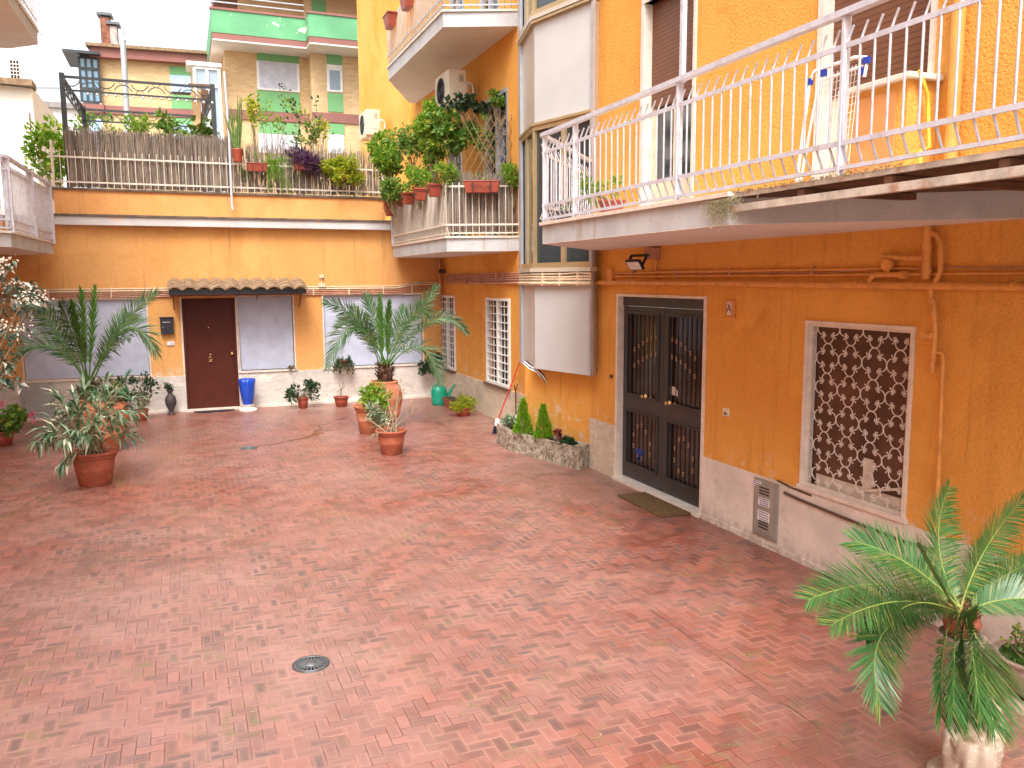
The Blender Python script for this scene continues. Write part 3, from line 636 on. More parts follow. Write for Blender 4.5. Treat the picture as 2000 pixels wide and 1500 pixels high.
# ---- bay window tower
_, zp1t = WM.uz(1100, 551); _, zw0 = WM.uz(1100, 523); _, zw1 = WM.uz(1100, 234); _, zp2 = WM.uz(1100, 20); _, zpb = WM.uz(1100, 727)
bay = MB(); 
low = Wall((4.90, 9.30), (4.51, 10.79))
low.face(bay, -.03, low.L, 0, zpb-.002); lw2 = Wall((4.51, 10.79), (5.05, 12.0)); lw2.face(bay, 0, lw2.L, 0, zpb-.002); by = bay.build('bay_base', M['stucco'], apt)
def bay_band(z0, z1, mat, mat2, name, parent, mat3=None):
    m = MB(); WM.face(m, 0, WM.L, z0, z1); pp = m.build(name, mat, parent)
    m = MB(); WL.face(m, 0, WL.L, z0, z1); m.build('side_'+name, mat2, pp)
    m = MB(); WRet.face(m, 0, WRet.L, z0, z1); m.build('return_'+name, mat3 or mat2, pp); return pp
p1 = bay_band(zpb, zw0-.02, M['panel'], M['panel_beige'], 'bay_panel', by)
m = MB(); m.prism([(4.88, 9.27), (BX0, BY0), (BX1, BY1), (BX2, BY2), (5.05, 12.0)], zpb-.0, zpb+.003); m.build('panel_underside', M['panel_beige'], by)
def bay_windows(z0, z1, top):
    fr = MB()
    for W, us in ((WM, [0, WM.L*.47, WM.L]), (WL, [0, WL.L*.5, WL.L])):
        W.box(fr, 0, W.L, z0, z0+.07, -.02, .035); W.box(fr, 0, W.L, z1-.06, z1, -.02, .03)
        for u in us: W.box(fr, max(0, u-.035), min(W.L, u+.035), z0+.07, z1-.06, -.02, .025)
    f = fr.build('bay_window_frame', M['alu'], by); g = MB()
    for W in (WM, WL): W.face(g, 0, W.L, z0, z1, o=-.01)
    g.build('bay_glass', M['glass'], f)
    m = MB(); WM.box(m, .1, WM.L*.4, z0+.02, z1-.3, -.03, -.028); m.build('curtain', M['curtain'], f)
    m = MB(); WRet.face(m, 0, WRet.L, z0, z1); m.build('return_panel', M['panel_beige'], f)
    m = MB(); WM.box(m, -.03, WM.L+.02, z0-.05, z0, -.05, .06); WL.box(m, .03, WL.L, z0-.05, z0, -.05, .06); m.build('sill', M['panel_beige'], f)
bay_windows(zw0, zw1, True)
p2 = bay_band(zw1, zp2, M['panel'], M['panel_beige'], 'bay_panel', by)
for W in (WM, WL):
    m = MB(); W.box(m, -.01, W.L+.01, zw1-.0, zw1+.035, -.0, .05); W.box(m, -.01, W.L+.01, zp2-.03, zp2, 0, .05); m.build('panel_trim', M['alu'], by)
bay_windows(zp2+.06, zp2+2.1, True)
bay_band(zp2+2.1, HT, M['panel'], M['panel_beige'], 'bay_panel', by)
m = MB(); WM.box(m, -.02, .02, zpb, HT, -.01, .03); WRet.box(m, WRet.L-.012, WRet.L+.012, zpb, HT, 0, .02); m.build('corner_strip', M['grey_metal'], by)
for z in (zpb+.05, zpb+.6, zpb+1.15):
    m = MB(); p = WRet.w(WRet.L*.35, z, 0); m.tube([p, p+WRet.n*.012], .014, 10); m.build('bolt', M['grey_metal'], by)
WE = Wall((BX2, BY2), (5.05, 12.0)); m = MB(); WE.face(m, 0, WE.L, zpb, HT); WL.box(m, WL.L-.14, WL.L+.02, zpb-.02, HT, .0, .04); m.build('end_strip', M['grey_metal'], by)
# ---- wing behind the bay
WU = lambda y: y-12
wh = []
for (l, r_, tt, bb) in ((951, 997, 583, 742), (859, 889, 574, 718)):
    h = rect(WW, l, r_, tt, bb); h = [min(h[0], h[1]), max(h[0], h[1]), .62, 2.13]; wh.append(h)
uw = rect(WW, 948, 992, 180, 330); uw = [min(uw[:2]), max(uw[:2]), 3.2, WW.uz(970, 182)[1]]
u2 = [WU(15.1), WU(15.95), 3.2, 5.3]; u3 = [WU(13.1), WU(14.0), 6.75, 8.8]; u4 = [WU(14.9), WU(15.7), 6.75, 8.8]
m = MB(); WW.face(m, 0, WU(18.6), .58, HT, wh+[uw, u2, u3, u4], depth=.12); m.build('wing_wall', M['stucco'], apt)
m = MB(); WJ = Wall((4.97, 18.6), (4.97, 24.0)); WJ.face(m, 0, 5.4, 0, HT+2); Wall((4.97, 18.6), (5.06, 18.6)).face(m, 0, .09, 0, HT+2); m.build('far_wing_wall', M['stucco_yel'], apt)
m = MB(); WW.box(m, 0, WU(16.6), 0, .60, -.1, .03); m.build('wing_stone_base', M['travertine_side'], apt)
for h in wh:
    a, b, c, d = h; m = MB(); t = .045
    for (e, f) in ((a, a+t), ((a+b)/2-t/2, (a+b)/2+t/2), (b-t, b)): WW.box(m, e, f, c+t, d-t, -.03, .03)
    WW.box(m, a, b, c, c+t, -.03, .032); WW.box(m, a, b, d-t, d, -.03, .032); f = m.build('window', M['white'], apt)
    m = MB(); WW.box(m, a, b, c, d, -.12, -.11); m.build('pane', M['dark'], f)
    m = MB()
    for i in range(1, 11): WW.box(m, a+t, b-t, c+(d-c)*i/11-.008, c+(d-c)*i/11+.008, .0, .02)
    for k in (.14, .27, .4, .6, .73, .86): WW.box(m, a+(b-a)*k-.004, a+(b-a)*k+.004, c+t, d-t, -.02, -.002)
    m.build('window_grille', M['white'], f)
    m = MB(); WW.box(m, a-.05, b+.05, c-.04, c, -.1, .07); m.build('sill', M['pipe_dark'], f)
for h in (uw, u2, u3, u4):
    a, b, c, d = h; m = MB(); t = .07
    for (e, f) in ((a, a+t), ((a+b)/2-.04, (a+b)/2+.04), (b-t, b)): WW.box(m, e, f, c, d-t, -.06, .01)
    WW.box(m, a, b, d-t, d, -.06, .012); f = m.build('window', M['grey_metal'], apt)
    m = MB(); WW.box(m, a, b, c, d, -.12, -.11); m.build('pane', M['glass'], f)
    m = MB()
    for j in range(12):
        z = c+.15+j*(d-c-.2)/12; m.bar(WW.w(a+t, z, -.02), WW.w((a+b)/2, z+.16, -.02), .01); m.bar(WW.w((a+b)/2, z+.16, -.02), WW.w(b-t, z, -.02), .01)
    m.build('lattice', M['grey_metal'], f)

# ---- balconies of the right building
def slab(poly, z0, z1, name='balcony', parent=apt, mat=M['slab'], lip=.03):
    m = MB(); m.prism(poly, z0+.004, z1); s = m.build(name, mat, parent)
    cx = sum(p[0] for p in poly)/len(poly); cy = sum(p[1] for p in poly)/len(poly)
    m = MB(); m.prism([(p[0]+(.025 if p[0] > cx else -.025), p[1]+(.03 if p[1] > cy else -.03)) for p in poly], z1, z1+lip); m.build('slab_edging', M['marble'], s)
    m = MB(); m.prism(poly, z0, z0+.004); m.build('soffit', M['soffit'], s); return s
bal1 = slab([(4.86, 9.32), (3.40, 7.66), (3.40, 4.62), (4.86, 3.5)], 2.80, 2.985)
WF = Wall((3.40, 1.2), (3.40, 7.66)); WE1 = Wall((3.40, 7.66), (4.86, 9.32))
random.seed(9)
m = iron_rail(WF, .0, WF.L-.02, 3.055, 3.80, 3.18, 3.69, .1, .0075, .055)
iron_rail(WE1, .1, WE1.L-.1, 3.055, 3.80, 3.18, 3.69, .1, .0075, .055, mb=m)
m.bar(WF.w(-.2, 3.045), WF.w(WF.L, 3.045), .022, .022); m.bar(WE1.w(0, 3.045), WE1.w(WE1.L, 3.045), .022, .022)
rl = m.build('railing', M['white_iron'], bal1)
m = MB(); m.bar(WF.w(-.2, 3.865), WF.w(WF.L, 3.865), .05, .035); m.bar(WE1.w(0, 3.865), WE1.w(WE1.L-.05, 3.865), .05, .035); m.build('handrail', M['white_iron'], bal1)
for y in (7.62, 6.94, 5.24, 3.63):
    m = MB(); m.bar((3.41, y, 3.01), (3.41, y, 3.85), .05, .018, up=(0, 1, 0)); m.build('railing_post', M['white_iron'], bal1)
m = MB(); m.bar((3.43, 5.24, 3.85), (3.43, 5.24, 6.6), .035, .035); m.build('upright_pole', M['white_iron'], bal1)
# steel extension of the balcony
m = MB(); m.bar((3.43, 4.75, 2.905), (3.43, .8, 2.905), .05, .045); m.bar((3.42, 4.62, 2.99), (3.42, .8, 2.99), .03, .03)
xj = MB()
for y in (3.95, 3.3, 2.65, 2.0, 1.4, .9): xj.bar((3.415, y, 2.948), (4.86, y, 2.948), .05, .04, up=(0, 0, 1))
xj.build('joist', plain('dark_rust', (.13, .06, .03), .8, var=.4, vs=9), bal1)
m.build('steel_extension', plain('rusty_steel', (.55, .50, .43), .6, var=.3, vs=9, dirt=(.35, .13, .04), da=.8), bal1)
m = MB()
for i in range(9): m.box(3.44, 4.83, .8+.42*i+.01 if i else .8, min(4.55, .8+.42*(i+1)), 2.972, 2.998)
m.build('deck_boards', plain('dark_deck_boards', (.10, .045, .02), .8, var=.4, vs=8), bal1)
mo = MB(); random.seed(2)
for i in range(500):
    y = random.gauss(4.66, .10); z = 2.99-abs(random.gauss(0, .07)); mo.leaf(Vector((3.385, y, z)), Vector((-.3, random.gauss(0, .4), -1)), Vector((1, 0, 0)), random.uniform(.015, .04), .008)
for i in range(300):
    y = random.uniform(3.2, 4.7); mo.leaf(Vector((3.39, y, 3.0+random.uniform(-.01, .01))), Vector((random.gauss(0, .5), random.gauss(0, .5), .6)), Vector((1, 0, 0)), random.uniform(.01, .03), .008)
tag(mo.build('moss', M['f_dry'], bal1), kind='stuff')
# mid balcony and top balcony of the wing
MP = [(5.05, 12.3), (3.98, 12.75), (3.98, 16.35), (4.3, 16.9), (5.05, 16.9)]
bal2 = slab(MP, 2.90, 3.11)
W2a = Wall((3.98, 12.75), (3.98, 16.35)); W2b = Wall((3.98, 12.75), (5.05, 12.3))
random.seed(11); m = MB()
for W in (W2a, W2b):
    iron_rail(W, 0, W.L, 3.15, 3.98, 3.32, 3.92, .075 if W is W2a else .1, .008, .045, -.0, mb=m); m.bar(W.w(0, 3.19, -.04), W.w(W.L, 3.19, -.04), .02)
m.build('railing', M['cream_iron'], bal2)
m = MB(); m.bar((3.98, 16.35, 3.1), (3.98, 16.35, 4.5), .05); m.build('railing_post', M['white_iron'], bal2)
TP = [(5.05, 12.3), (3.98, 12.75), (3.98, 16.4), (4.9, 18.3), (5.05, 18.3)]
bal3 = slab(TP, 6.34, 6.56)
W3a = Wall((3.98, 12.75), (3.98, 16.4)); W3b = Wall((3.98, 12.75), (5.05, 12.3)); m = MB()
for W in (W3a, W3b): iron_rail(W, 0, W.L, 6.62, 7.45, 6.78, 7.38, .1, .009, .045, 0, mb=m); m.bar(W.w(0, 6.66, 0), W.w(W.L, 6.66, 0), .02)
m.build('railing', M['grey_metal'], bal3)
# roof cap
m = MB(); m.box(4.8, 12, -3, 25, HT+1.9, HT+2.1); m.build('roof', M['slab'], apt)

# ------------------------------------------------------------ left building with its two balconies
lft = thing('corner_building', (-3.7, 10, 0), 'pale building at the left edge with two balconies of white bars and grey slabs', 'building')
WLf = Wall((-3.6, -3), (-3.6, 17.0)); m = MB(); WLf.face(m, 0, 20, 0, 9); m.quad((-3.6, -3, 0), (-9, -3, 0), (-9, -3, 9), (-3.6, -3, 9)); m.quad((-3.6, 17, 3.5), (-9, 17, 3.5), (-9, 17, 9), (-3.6, 17, 9)); m.quad((-3.6, -3, 9), (-9, -3, 9), (-9, 17, 9), (-3.6, 17, 9)); m.build('wall', M['stucco_yel'], lft)
for (z0, z1, yn) in ((2.92, 3.10, 12.8), (6.36, 6.56, 13.0)):
    poly = [(-3.6, 11.6), (-2.08, yn), (-2.0, 16.1), (-2.5, 16.55), (-3.6, 16.55)]
    s = slab(poly, z0, z1, parent=lft)
    Wa = Wall((-2.08, yn), (-2.0, 16.1)); Wb = Wall((-3.6, 11.6), (-2.08, yn)); m = MB(); random.seed(4)
    for W in (Wa, Wb):
        iron_rail(W, 0, W.L, z1+.04, z1+.93, z1+.18, z1+.84, .1, .0085, .05, 0, mb=m); m.bar(W.w(0, z1+.07, 0), W.w(W.L, z1+.07, 0), .02)
    m.build('railing', M['white_iron'], s)
    m = MB(); m.bar(Wa.w(0, z1+1.0), Wa.w(Wa.L, z1+1.0), .06, .04); m.bar(Wb.w(0, z1+1.0), Wb.w(Wb.L, z1+1.0), .06, .04); m.build('handrail', M['white_iron'], s)
    m = MB()
    for u in (.05, 1.7, 3.3): m.bar(Wa.w(u, z1, -.01), Wa.w(u, z1+1, -.01), .03, .10, up=tuple(Wa.n))
    m.build('railing_posts', M['white_iron'], s)

# ------------------------------------------------------------ background buildings
gb = thing('brick_building', (5, 32, 0), 'yellow brick apartment building with peeling green balconies and maroon bands beyond the terrace', 'building')
W0 = Wall((1.2, 32), (12, 32)); W1 = Wall((4.75, 31.3), (12, 31.3))
def X(W, px, py=150): return W.uz(px, py)[0]
def Z(W, py, px=550): return W.uz(px, py)[1]
e0, e1 = X(W0, 440), X(W0, 608); f0 = 0.0
zb_bot = 7.2
m = MB(); W0.face(m, e0, e1+.4, 0, 11.0); m.quad(W0.w(e0, 0, 0), W0.w(e0, 0, -7), W0.w(e0, 11, -7), W0.w(e0, 11, 0)); W1.face(m, 0, 7.25, 0, 11.0); m.quad(W1.w(0, 0, 0), W1.w(0, 0, -1), W1.w(0, 11, -1), W1.w(0, 11, 0)); m.build('wall', M['brick'], gb)
m = MB(); W0.face(m, e0+.6, e1+.4, 11.0, 19, o=-1.0); W1.face(m, 0, 7.25, 11.0, 19, o=-1.2); m.quad(W1.w(0, 11, -1.2), W1.w(0, 11, -3), W1.w(0, 19, -3), W1.w(0, 19, -1.2)); m.build('upper_wall', M['brick'], gb)
# maroon floor bands
zl, zh_ = Z(W0, 238), Z(W0, 220); ZW0, ZW1 = at(450, 96, 'y', 32).z, at(450, 83, 'y', 32).z
m = MB(); W0.box(m, e0, e1+.05, zl, zh_, 0, .06); W1.box(m, -.02, 7.2, zl-.04, zh_-.04, 0, .06); W0.box(m, e0-.05, e1+.1, ZW0, ZW1, 0, .08); W1.box(m, -.06, 7.2, ZW0, ZW1, 0, .08); m.build('maroon_bands', M['maroon'], gb)
# green balcony: fronts
zsb, zsm, zt = at(430, 76, 'y', 30.8).z, at(430, 64, 'y', 30.8).z, at(430, 19, 'y', 30.8).z; zb2 = zsm+.02; zwb, zwt = at(450, 96, 'y', 32).z, at(450, 83, 'y', 32).z
bp = [(X(W0, 430)+1.2-.25, 30.8), (4.55, 30.8), (4.55, 30.1), (12, 30.1), (12, 32), (X(W0, 430)+1.2-.25, 36)]
m = MB(); m.prism(bp, zsb-.05, zsb); bs = m.build('balcony', M['soffit'], gb)
m = MB(); m.prism(bp, zsb, zb2-.02); m.build('slab_band', M['maroon'], bs)
m = MB()
for (p, q) in ((bp[5], bp[0]), (bp[0], bp[1]), (bp[1], bp[2]), (bp[2], bp[3])):
    Wx = Wall(p, q); Wx.box(m, 0, Wx.L, zb2-.02, zt, -.1, .015)
m.build('green_parapet', M['green_paint'], bs)
m = MB(); Wx = Wall(bp[0], bp[1]); Wx.box(m, -.05, Wx.L, zt, zt+.07, -.14, .05); Wx = Wall(bp[2], bp[3]); Wx.box(m, -.05, Wx.L, zt, zt+.07, -.14, .05); m.build('parapet_coping', M['maroon'], bs)
m = MB()
for y in (zt+.25, zt+.45): m.bar((bp[0][0], 30.8, y), (4.5, 30.8, y), .04)
m.build('balcony_rail', M['grey_metal'], bs)
# second balcony above
m = MB(); bq = [(p[0]+.3, p[1]+.6) for p in bp]; m.prism(bq, zt+1.5, zt+1.9); b2_ = m.build('balcony', M['maroon'], gb)
m = MB()
for (p, q) in ((bq[5], bq[0]), (bq[0], bq[1]), (bq[1], bq[2]), (bq[2], bq[3])):
    Wx = Wall(p, q); Wx.box(m, 0, Wx.L, zt+1.9, zt+3.1, -.1, .02)
m.build('green_parapet', M['green_paint'], b2_)
def gwin(W, l, r_, py0, py1, mat, full=True, kind='window'):
    a, b = X(W, l, (py0+py1)/2), X(W, r_, (py0+py1)/2); z1, z0 = Z(W, py0, (l+r_)/2), Z(W, py1, (l+r_)/2)
    m = MB(); W.box(m, a-.03, b+.03, z0, z1, -.02, .05); f = m.build(kind, M['white'], gb); m = MB(); W.box(m, a+.06, b-.06, z0+.07, z1-.02, .052, .056); m.build('pane' if mat != M['roller_lt'] else 'roller_shutter', mat, f)
    return a, b, z0, z1
def gpan(W, l, r_, py0, py1, par=None):
    a, b = X(W, l, (py0+py1)/2), X(W, r_, (py0+py1)/2); z1, z0 = Z(W, py0, (l+r_)/2), Z(W, py1, (l+r_)/2)
    m = MB(); W.box(m, a, b, z0, z1, 0, .035); return m.build('green_panel', M['green_panel'], par or gb)
gwin(W0, 503, 583, 122, 178, M['roller_lt']); gpan(W0, 502, 583, 103, 121); gpan(W0, 504, 585, 180, 219)
gwin(W1, 640, 667, 127, 180, M['glass_pale']); gpan(W1, 638, 668, 108, 126); gpan(W1, 640, 670, 183, 219)
m = MB(); a, b = X(W1, 641), X(W1, 666); W1.box(m, a, b, Z(W1, 138, 650), Z(W1, 128, 650), .056, .075); m.build('shutter_box', M['white'], gb)
gpan(W1, 642, 672, 242, 262); gwin(W1, 643, 670, 263, 300, M['roller_lt']); gpan(W0, 506, 586, 240, 262); gwin(W0, 507, 585, 263, 300, M['roller_lt'])
W1u = Wall((4.75, 32.5), (12, 32.5)); gpan(W1u, 609, 636, 0, 30)
# white glazed veranda at the left corner of the brick building
m = MB(); p0 = at(385, 300, 'y', 31.5); p1 = at(438, 300, 'y', 31.5); zt_ = at(410, 128, 'y', 31.5).z; zb_ = at(410, 262, 'y', 31.5).z
Wv = Wall((p0.x, 31.5), (p1.x, 31.5)); t = .1; L_ = Wv.L
for u in (0, L_*.45, L_-t): Wv.box(m, u, u+t, zb_-2, zt_-.1, -.05, .05)
for z in (zb_-.9, zb_+.1, zt_-.75, zt_-.15): Wv.box(m, t, L_-t, z, z+.1, -.045, .045)
Wv.box(m, -.2, L_+.05, zt_-.05, zt_+.08, -1, .1); ve = m.build('veranda', M['white'], gb)
m = MB(); Wv.box(m, .05, L_-.05, zb_-2, zt_-.1, -.03, -.02); m.build('pane', M['glass_pale'], ve)

lw = thing('brick_building', (-1, 36, 0), 'brick wing with a tiled eave, glazed balcony and two rusty chimneys', 'building')
pa = at(195, 150, 'y', 36); WN = Wall((pa.x, 36), (pa.x+8.0, 35.4))
def X2(px, py=150): return WN.uz(px, py)[0]
def Z2(py, px=300): return WN.uz(px, py)[1]
ze = Z2(117); m = MB(); WN.face(m, 0, 8, 0, ze); m.quad(WN.w(0, 0), WN.w(0, 0, -6), WN.w(0, ze, -6), WN.w(0, ze)); m.build('wall', M['brick'], lw)
m = MB(); WN.box(m, -.25, 8, ze-.1, ze+.25, -.2, .35); WN.box(m, -.1, 8, Z2(227), Z2(211), 0, .07); m.build('maroon_bands', M['maroon'], lw)
m = MB(); WN.box(m, -.35, 8, ze+.25, ze+.36, -2, .5); m.build('tiled_eave', M['rooftile'], lw)
m = MB(); WN.box(m, X2(237), 8, ze+.36, Z2(82), -1.6, -1.4); m.build('green_parapet', M['green_paint'], lw)
for (l, r_, tp, hh) in ((195, 213, 26, 0), (213, 228, 44, 0)):
    m = MB(); a, b = WN.uz(l, tp, -1)[0], WN.uz(r_, tp, -1)[0]; zc1 = WN.uz(l, tp, -1)[1]; WN.box(m, a, b, ze+.2, zc1-.15, -1.3, -.9); ch = m.build('chimney', plain('rusty_brick', (.26, .10, .06) if l == 195 else (.42, .36, .34), .9, var=.5, vs=4, dirt=(.6, .45, .3), da=.6) , lw)
    m = MB(); WN.box(m, a-.1, b+.1, zc1-.1, zc1, -1.4, -.8); WN.box(m, a+.05, b-.05, zc1-.15, zc1-.1, -1.25, -.95); m.build('cowl', M['cast'], ch)
m = MB(); a, b = X2(334, 180), X2(374, 180); WN.box(m, a, b, Z2(148, 354), Z2(131, 354), 0, .04); WN.box(m, a, b, Z2(213, 354), Z2(186, 354), 0, .04); WN.box(m, a, b, Z2(243, 360), Z2(231, 360), 0, .04); m.build('green_panel', M['green_panel'], lw)
m = MB(); WN.box(m, a, b, Z2(180, 354), Z2(148, 354), .0, .05); m.build('roller_shutter', M['roller_blue'], lw); m = MB(); WN.box(m, a+.05, b-.05, Z2(184, 354), Z2(180, 354), .0, .045); m.build('pane', M['dark'], lw)
m = MB(); WN.box(m, a, b, Z2(275, 354), Z2(243, 354), .0, .05); m.build('roller_shutter', M['roller_blue'], lw)
# glazed balcony at its corner
va = at(160, 200, 'y', 35.8); vb = at(197, 200, 'y', 35.8); Wq = Wall((va.x, 35.8), (vb.x, 35.8)); z_t, z_b = Wq.uz(180, 113)[1], Wq.uz(180, 200)[1]
m = MB()
for k in (0, .33, .66, 1): Wq.box(m, Wq.L*k-.04, Wq.L*k+.04, z_b, z_t, -.04, .04)
for k in (0, .3, .75, 1): Wq.box(m, .04, Wq.L-.04, z_b+(z_t-z_b)*k-.05, z_b+(z_t-z_b)*k+.05, -.035, .035)
Wq.box(m, -.5, Wq.L+.1, z_t+.05, z_t+.15, -2, .4); gbx = m.build('glazed_balcony', M['iron_dark'], lw)
m = MB(); Wq.box(m, 0, Wq.L, z_b, z_t, -.02, -.01); m.build('pane', plain('blue_glass', (.16, .30, .42), .1, spec=.8), gbx)
m = MB(); Wq.box(m, -.1, Wq.L+.1, z_b-.35, z_b-.06, -2, .05); m.build('slab_band', M['maroon'], gbx)
m = MB(); Wq.box(m, Wq.L*.35, Wq.L*.95, Wq.uz(180, 300)[1], Wq.uz(180, 232)[1], -.02, .03); m.build('roller_shutter', M['roller_blue'], gbx)
# white house far left
wh_ = thing('white_house', (-6, 40, 0), 'low white house with a blue shuttered window far behind the pergola', 'building')
Wh = Wall((-9.5, 40), (-1.5, 40)); m = MB(); zz = Wh.uz(120, 212)[1]; Wh.face(m, 0, 8, 0, zz); m.build('wall', M['white'], wh_)
m = MB(); Wh.box(m, -.2, 8.2, zz, zz+.22, -3, .2); m.build('roof', plain('grey_eave', (.30, .27, .27), .9), wh_)
m = MB(); a, zt_ = Wh.uz(67, 230); b, z0_ = Wh.uz(88, 262); Wh.box(m, a, b, z0_, zt_-.1, 0, .05); m.build('window', M['glass_pale'], wh_)
m = MB(); Wh.box(m, a-.1, b+.1, zt_-.45, zt_, .05, .14); Wh.box(m, a-.05, a+.12, z0_-.2, zt_-.45, .05, .12); Wh.box(m, b-.12, b+.05, z0_-.2, zt_-.45, .05, .12); m.build('blue_shutter', plain('bright_blue', (.03, .30, .62), .5), wh_)
# bright tower house just behind the left balcony
th = thing('white_house', (-5, 24, 0), 'tall sunlit white house wall with a barred window behind the left balcony', 'building')
Wt = Wall((-8.0, 24), (at(68, 250, 'y', 24).x, 24)); L_ = Wt.L; zc = Wt.uz(30, 165)[1]
m = MB(); Wt.face(m, 0, L_, 0, zc); m.quad(Wt.w(L_, 0), Wt.w(L_, 0, -5), Wt.w(L_, zc, -5), Wt.w(L_, zc)); Wt.face(m, 0, Wt.uz(48, 140)[0], zc, zc+1.9, o=-.3); m.build('wall', plain('white_render', (.82, .78, .70), .8, var=.05), th)
m = MB(); Wt.box(m, 0, L_+.05, zc-.05, zc+.1, -.4, .25); m.build('cornice', M['rooftile'], th)
a, z1_ = Wt.uz(19, 118, -.3); b, z0_ = Wt.uz(40, 154, -.3); m = MB(); Wt.box(m, a, b, z0_, z1_, -.3, -.27); wt_ = m.build('window', M['dark'], th)
m = MB()
for i in range(1, 5): Wt.box(m, a, b, z0_+(z1_-z0_)*i/5-.009, z0_+(z1_-z0_)*i/5+.009, -.27, -.25)
for i in range(0, 4): Wt.box(m, a+(b-a)*i/3-.007, a+(b-a)*i/3+.007, z0_, z1_, -.268, -.245)
m.build('window_bars', M['white'], wt_)
m = MB(); a, z1_ = Wt.uz(57, 220); b, z0_ = Wt.uz(66, 318); Wt.box(m, a, b, z0_, z1_, 0, .08); m.build('shutter', M['cloth_dark'], th)
# ------------------------------------------------------------ plant helpers
ZU = Vector((0, 0, 1))
def rv(s=1): return Vector((random.gauss(0, s), random.gauss(0, s), random.gauss(0, s)))
def clump(mb, c, r, n, L, W, squash=1, out=.6, fold=.25, up=.3, droop=.15):
    """leaves scattered through a rough ball, mostly pointing outwards"""
    for _ in range(n):
        d = rv().normalized(); rr = r*random.random()**.45; p = c + Vector((d.x*rr, d.y*rr, d.z*rr*squash))
        v = (d*out + rv(.45) + ZU*up); l = L*random.uniform(.6, 1.25)
        mb.leaf(p, v, rv(), l, W*l/L*random.uniform(.8, 1.2), fold, droop)
def bush(parent, c, R3, n, L, W, mat, seed, ncl=14, stems=None, hollow=.4, name='leaves', out=.6, up=.3, droop=.15, smat=None, spread=.42):
    random.seed(seed); mb = MB(); st = MB(); c = Vector(c); base = Vector(stems) if stems is not None else None
    for i in range(ncl):
        d = rv().normalized(); rr = hollow + (1-hollow)*random.random()
        q = c + Vector((d.x*R3[0]*rr, d.y*R3[1]*rr, d.z*R3[2]*rr)); k = min(R3)*spread*random.uniform(.6, 1.35)
        clump(mb, q, k, int(n/ncl*random.uniform(.6, 1.4)), L, W, out=out, up=up, droop=droop)
        if base is not None:
            mdl = base.lerp(q, .5)+rv(.03); st.tube([base+rv(.01), mdl, q], [.008, .006, .003], 4)
    if base is not None and st.v: st.build('stems', smat or M['stem'], parent)
    return mb.build(name, mat, parent)
POT = lambda r, h: [(r*.62, 0), (r*.66, h*.02), (r*.78, h*.45), (r*.80, h*.47), (r*.785, h*.5), (r*.86, h*.76), (r*.87, h*.8), (r*.92, h*.81), (r*.93, h*.84), (r*.93, h*.89), (r*1.0, h*.905), (r*1.02, h*.95), (r*1.0, h*.995), (r*.95, h), (r*.90, h*.98), (r*.87, h*.86), (0, h*.86)]
def pot(name, x, y, r, h, label, cat='plant pot', mat=None, group=None, z=0, prof=None, rot=None):
    t = thing(name, (x, y, z), label, cat, group)
    pr = (prof or POT)(r, h)
    body = [p for p in pr if p[1] > -1][:-1]
    MB().lathe(body, (x, y, z), 40).build('pot', mat or M['terracotta'], t)
    MB().lathe([(pr[-2][0]*1.0, pr[-2][1]-.001), (pr[-2][0]*.6, pr[-2][1]+.006), (0, pr[-2][1]+.01)], (x, y, z), 24).build('soil', M['soil'], t)
    return t
def gline(px, py): p = gp(px, py); return p.x, p.y

def frond(mb, st, pts, n=46, L=.3, W=.018, normal=ZU, ang=50, start=.14, rs=.012, vee=.45, jit=.12, tip=.35, droop=.2, both=True):
    """a pinnate frond along a polyline of the rachis"""
    m_ = len(pts)-1
    def pos(t):
        f = t*m_; i = min(int(f), m_-1); return pts[i].lerp(pts[i+1], f-i), (pts[i+1]-pts[i]).normalized()
    st.tube(pts, [rs*(1-.8*i/m_) for i in range(m_+1)], 5)
    for k in range(n):
        t = start+(1-start)*(k+random.random()*.4)/n; p, d = pos(min(t, .999))
        side = d.cross(normal)
        if side.length < .15: side = d.cross(RT)
        side.normalize(); nn = side.cross(d).normalized()
        f = (t-start)/(1-start); l = L*(math.sin(min(1, f*1.5+.22)*math.pi*.5) if f < .5 else 1-(1-tip)*((f-.5)/.5)**1.6)*random.uniform(.88, 1.08)
        a = R(ang*(1-.55*f)+random.gauss(0, 4))
        for sg in ((1, -1) if both else (1,)):
            v = d*math.cos(a)+side*sg*math.sin(a)+nn*(vee+random.gauss(0, jit)); v.normalize()
            w_ = W*random.uniform(.85, 1.1); s2 = v.cross(nn).normalized()*w_/2; q1 = p+v*l*.45; dn = -ZU*droop*l
            a0 = p; a1 = q1+s2+dn*.15; a2 = q1-s2+dn*.15; a3 = p+v*l+dn*.9
            mb.add([a0+s2*.5, a0-s2*.5, a1, a2, a3], [(0, 1, 3, 2), (2, 3, 4)])

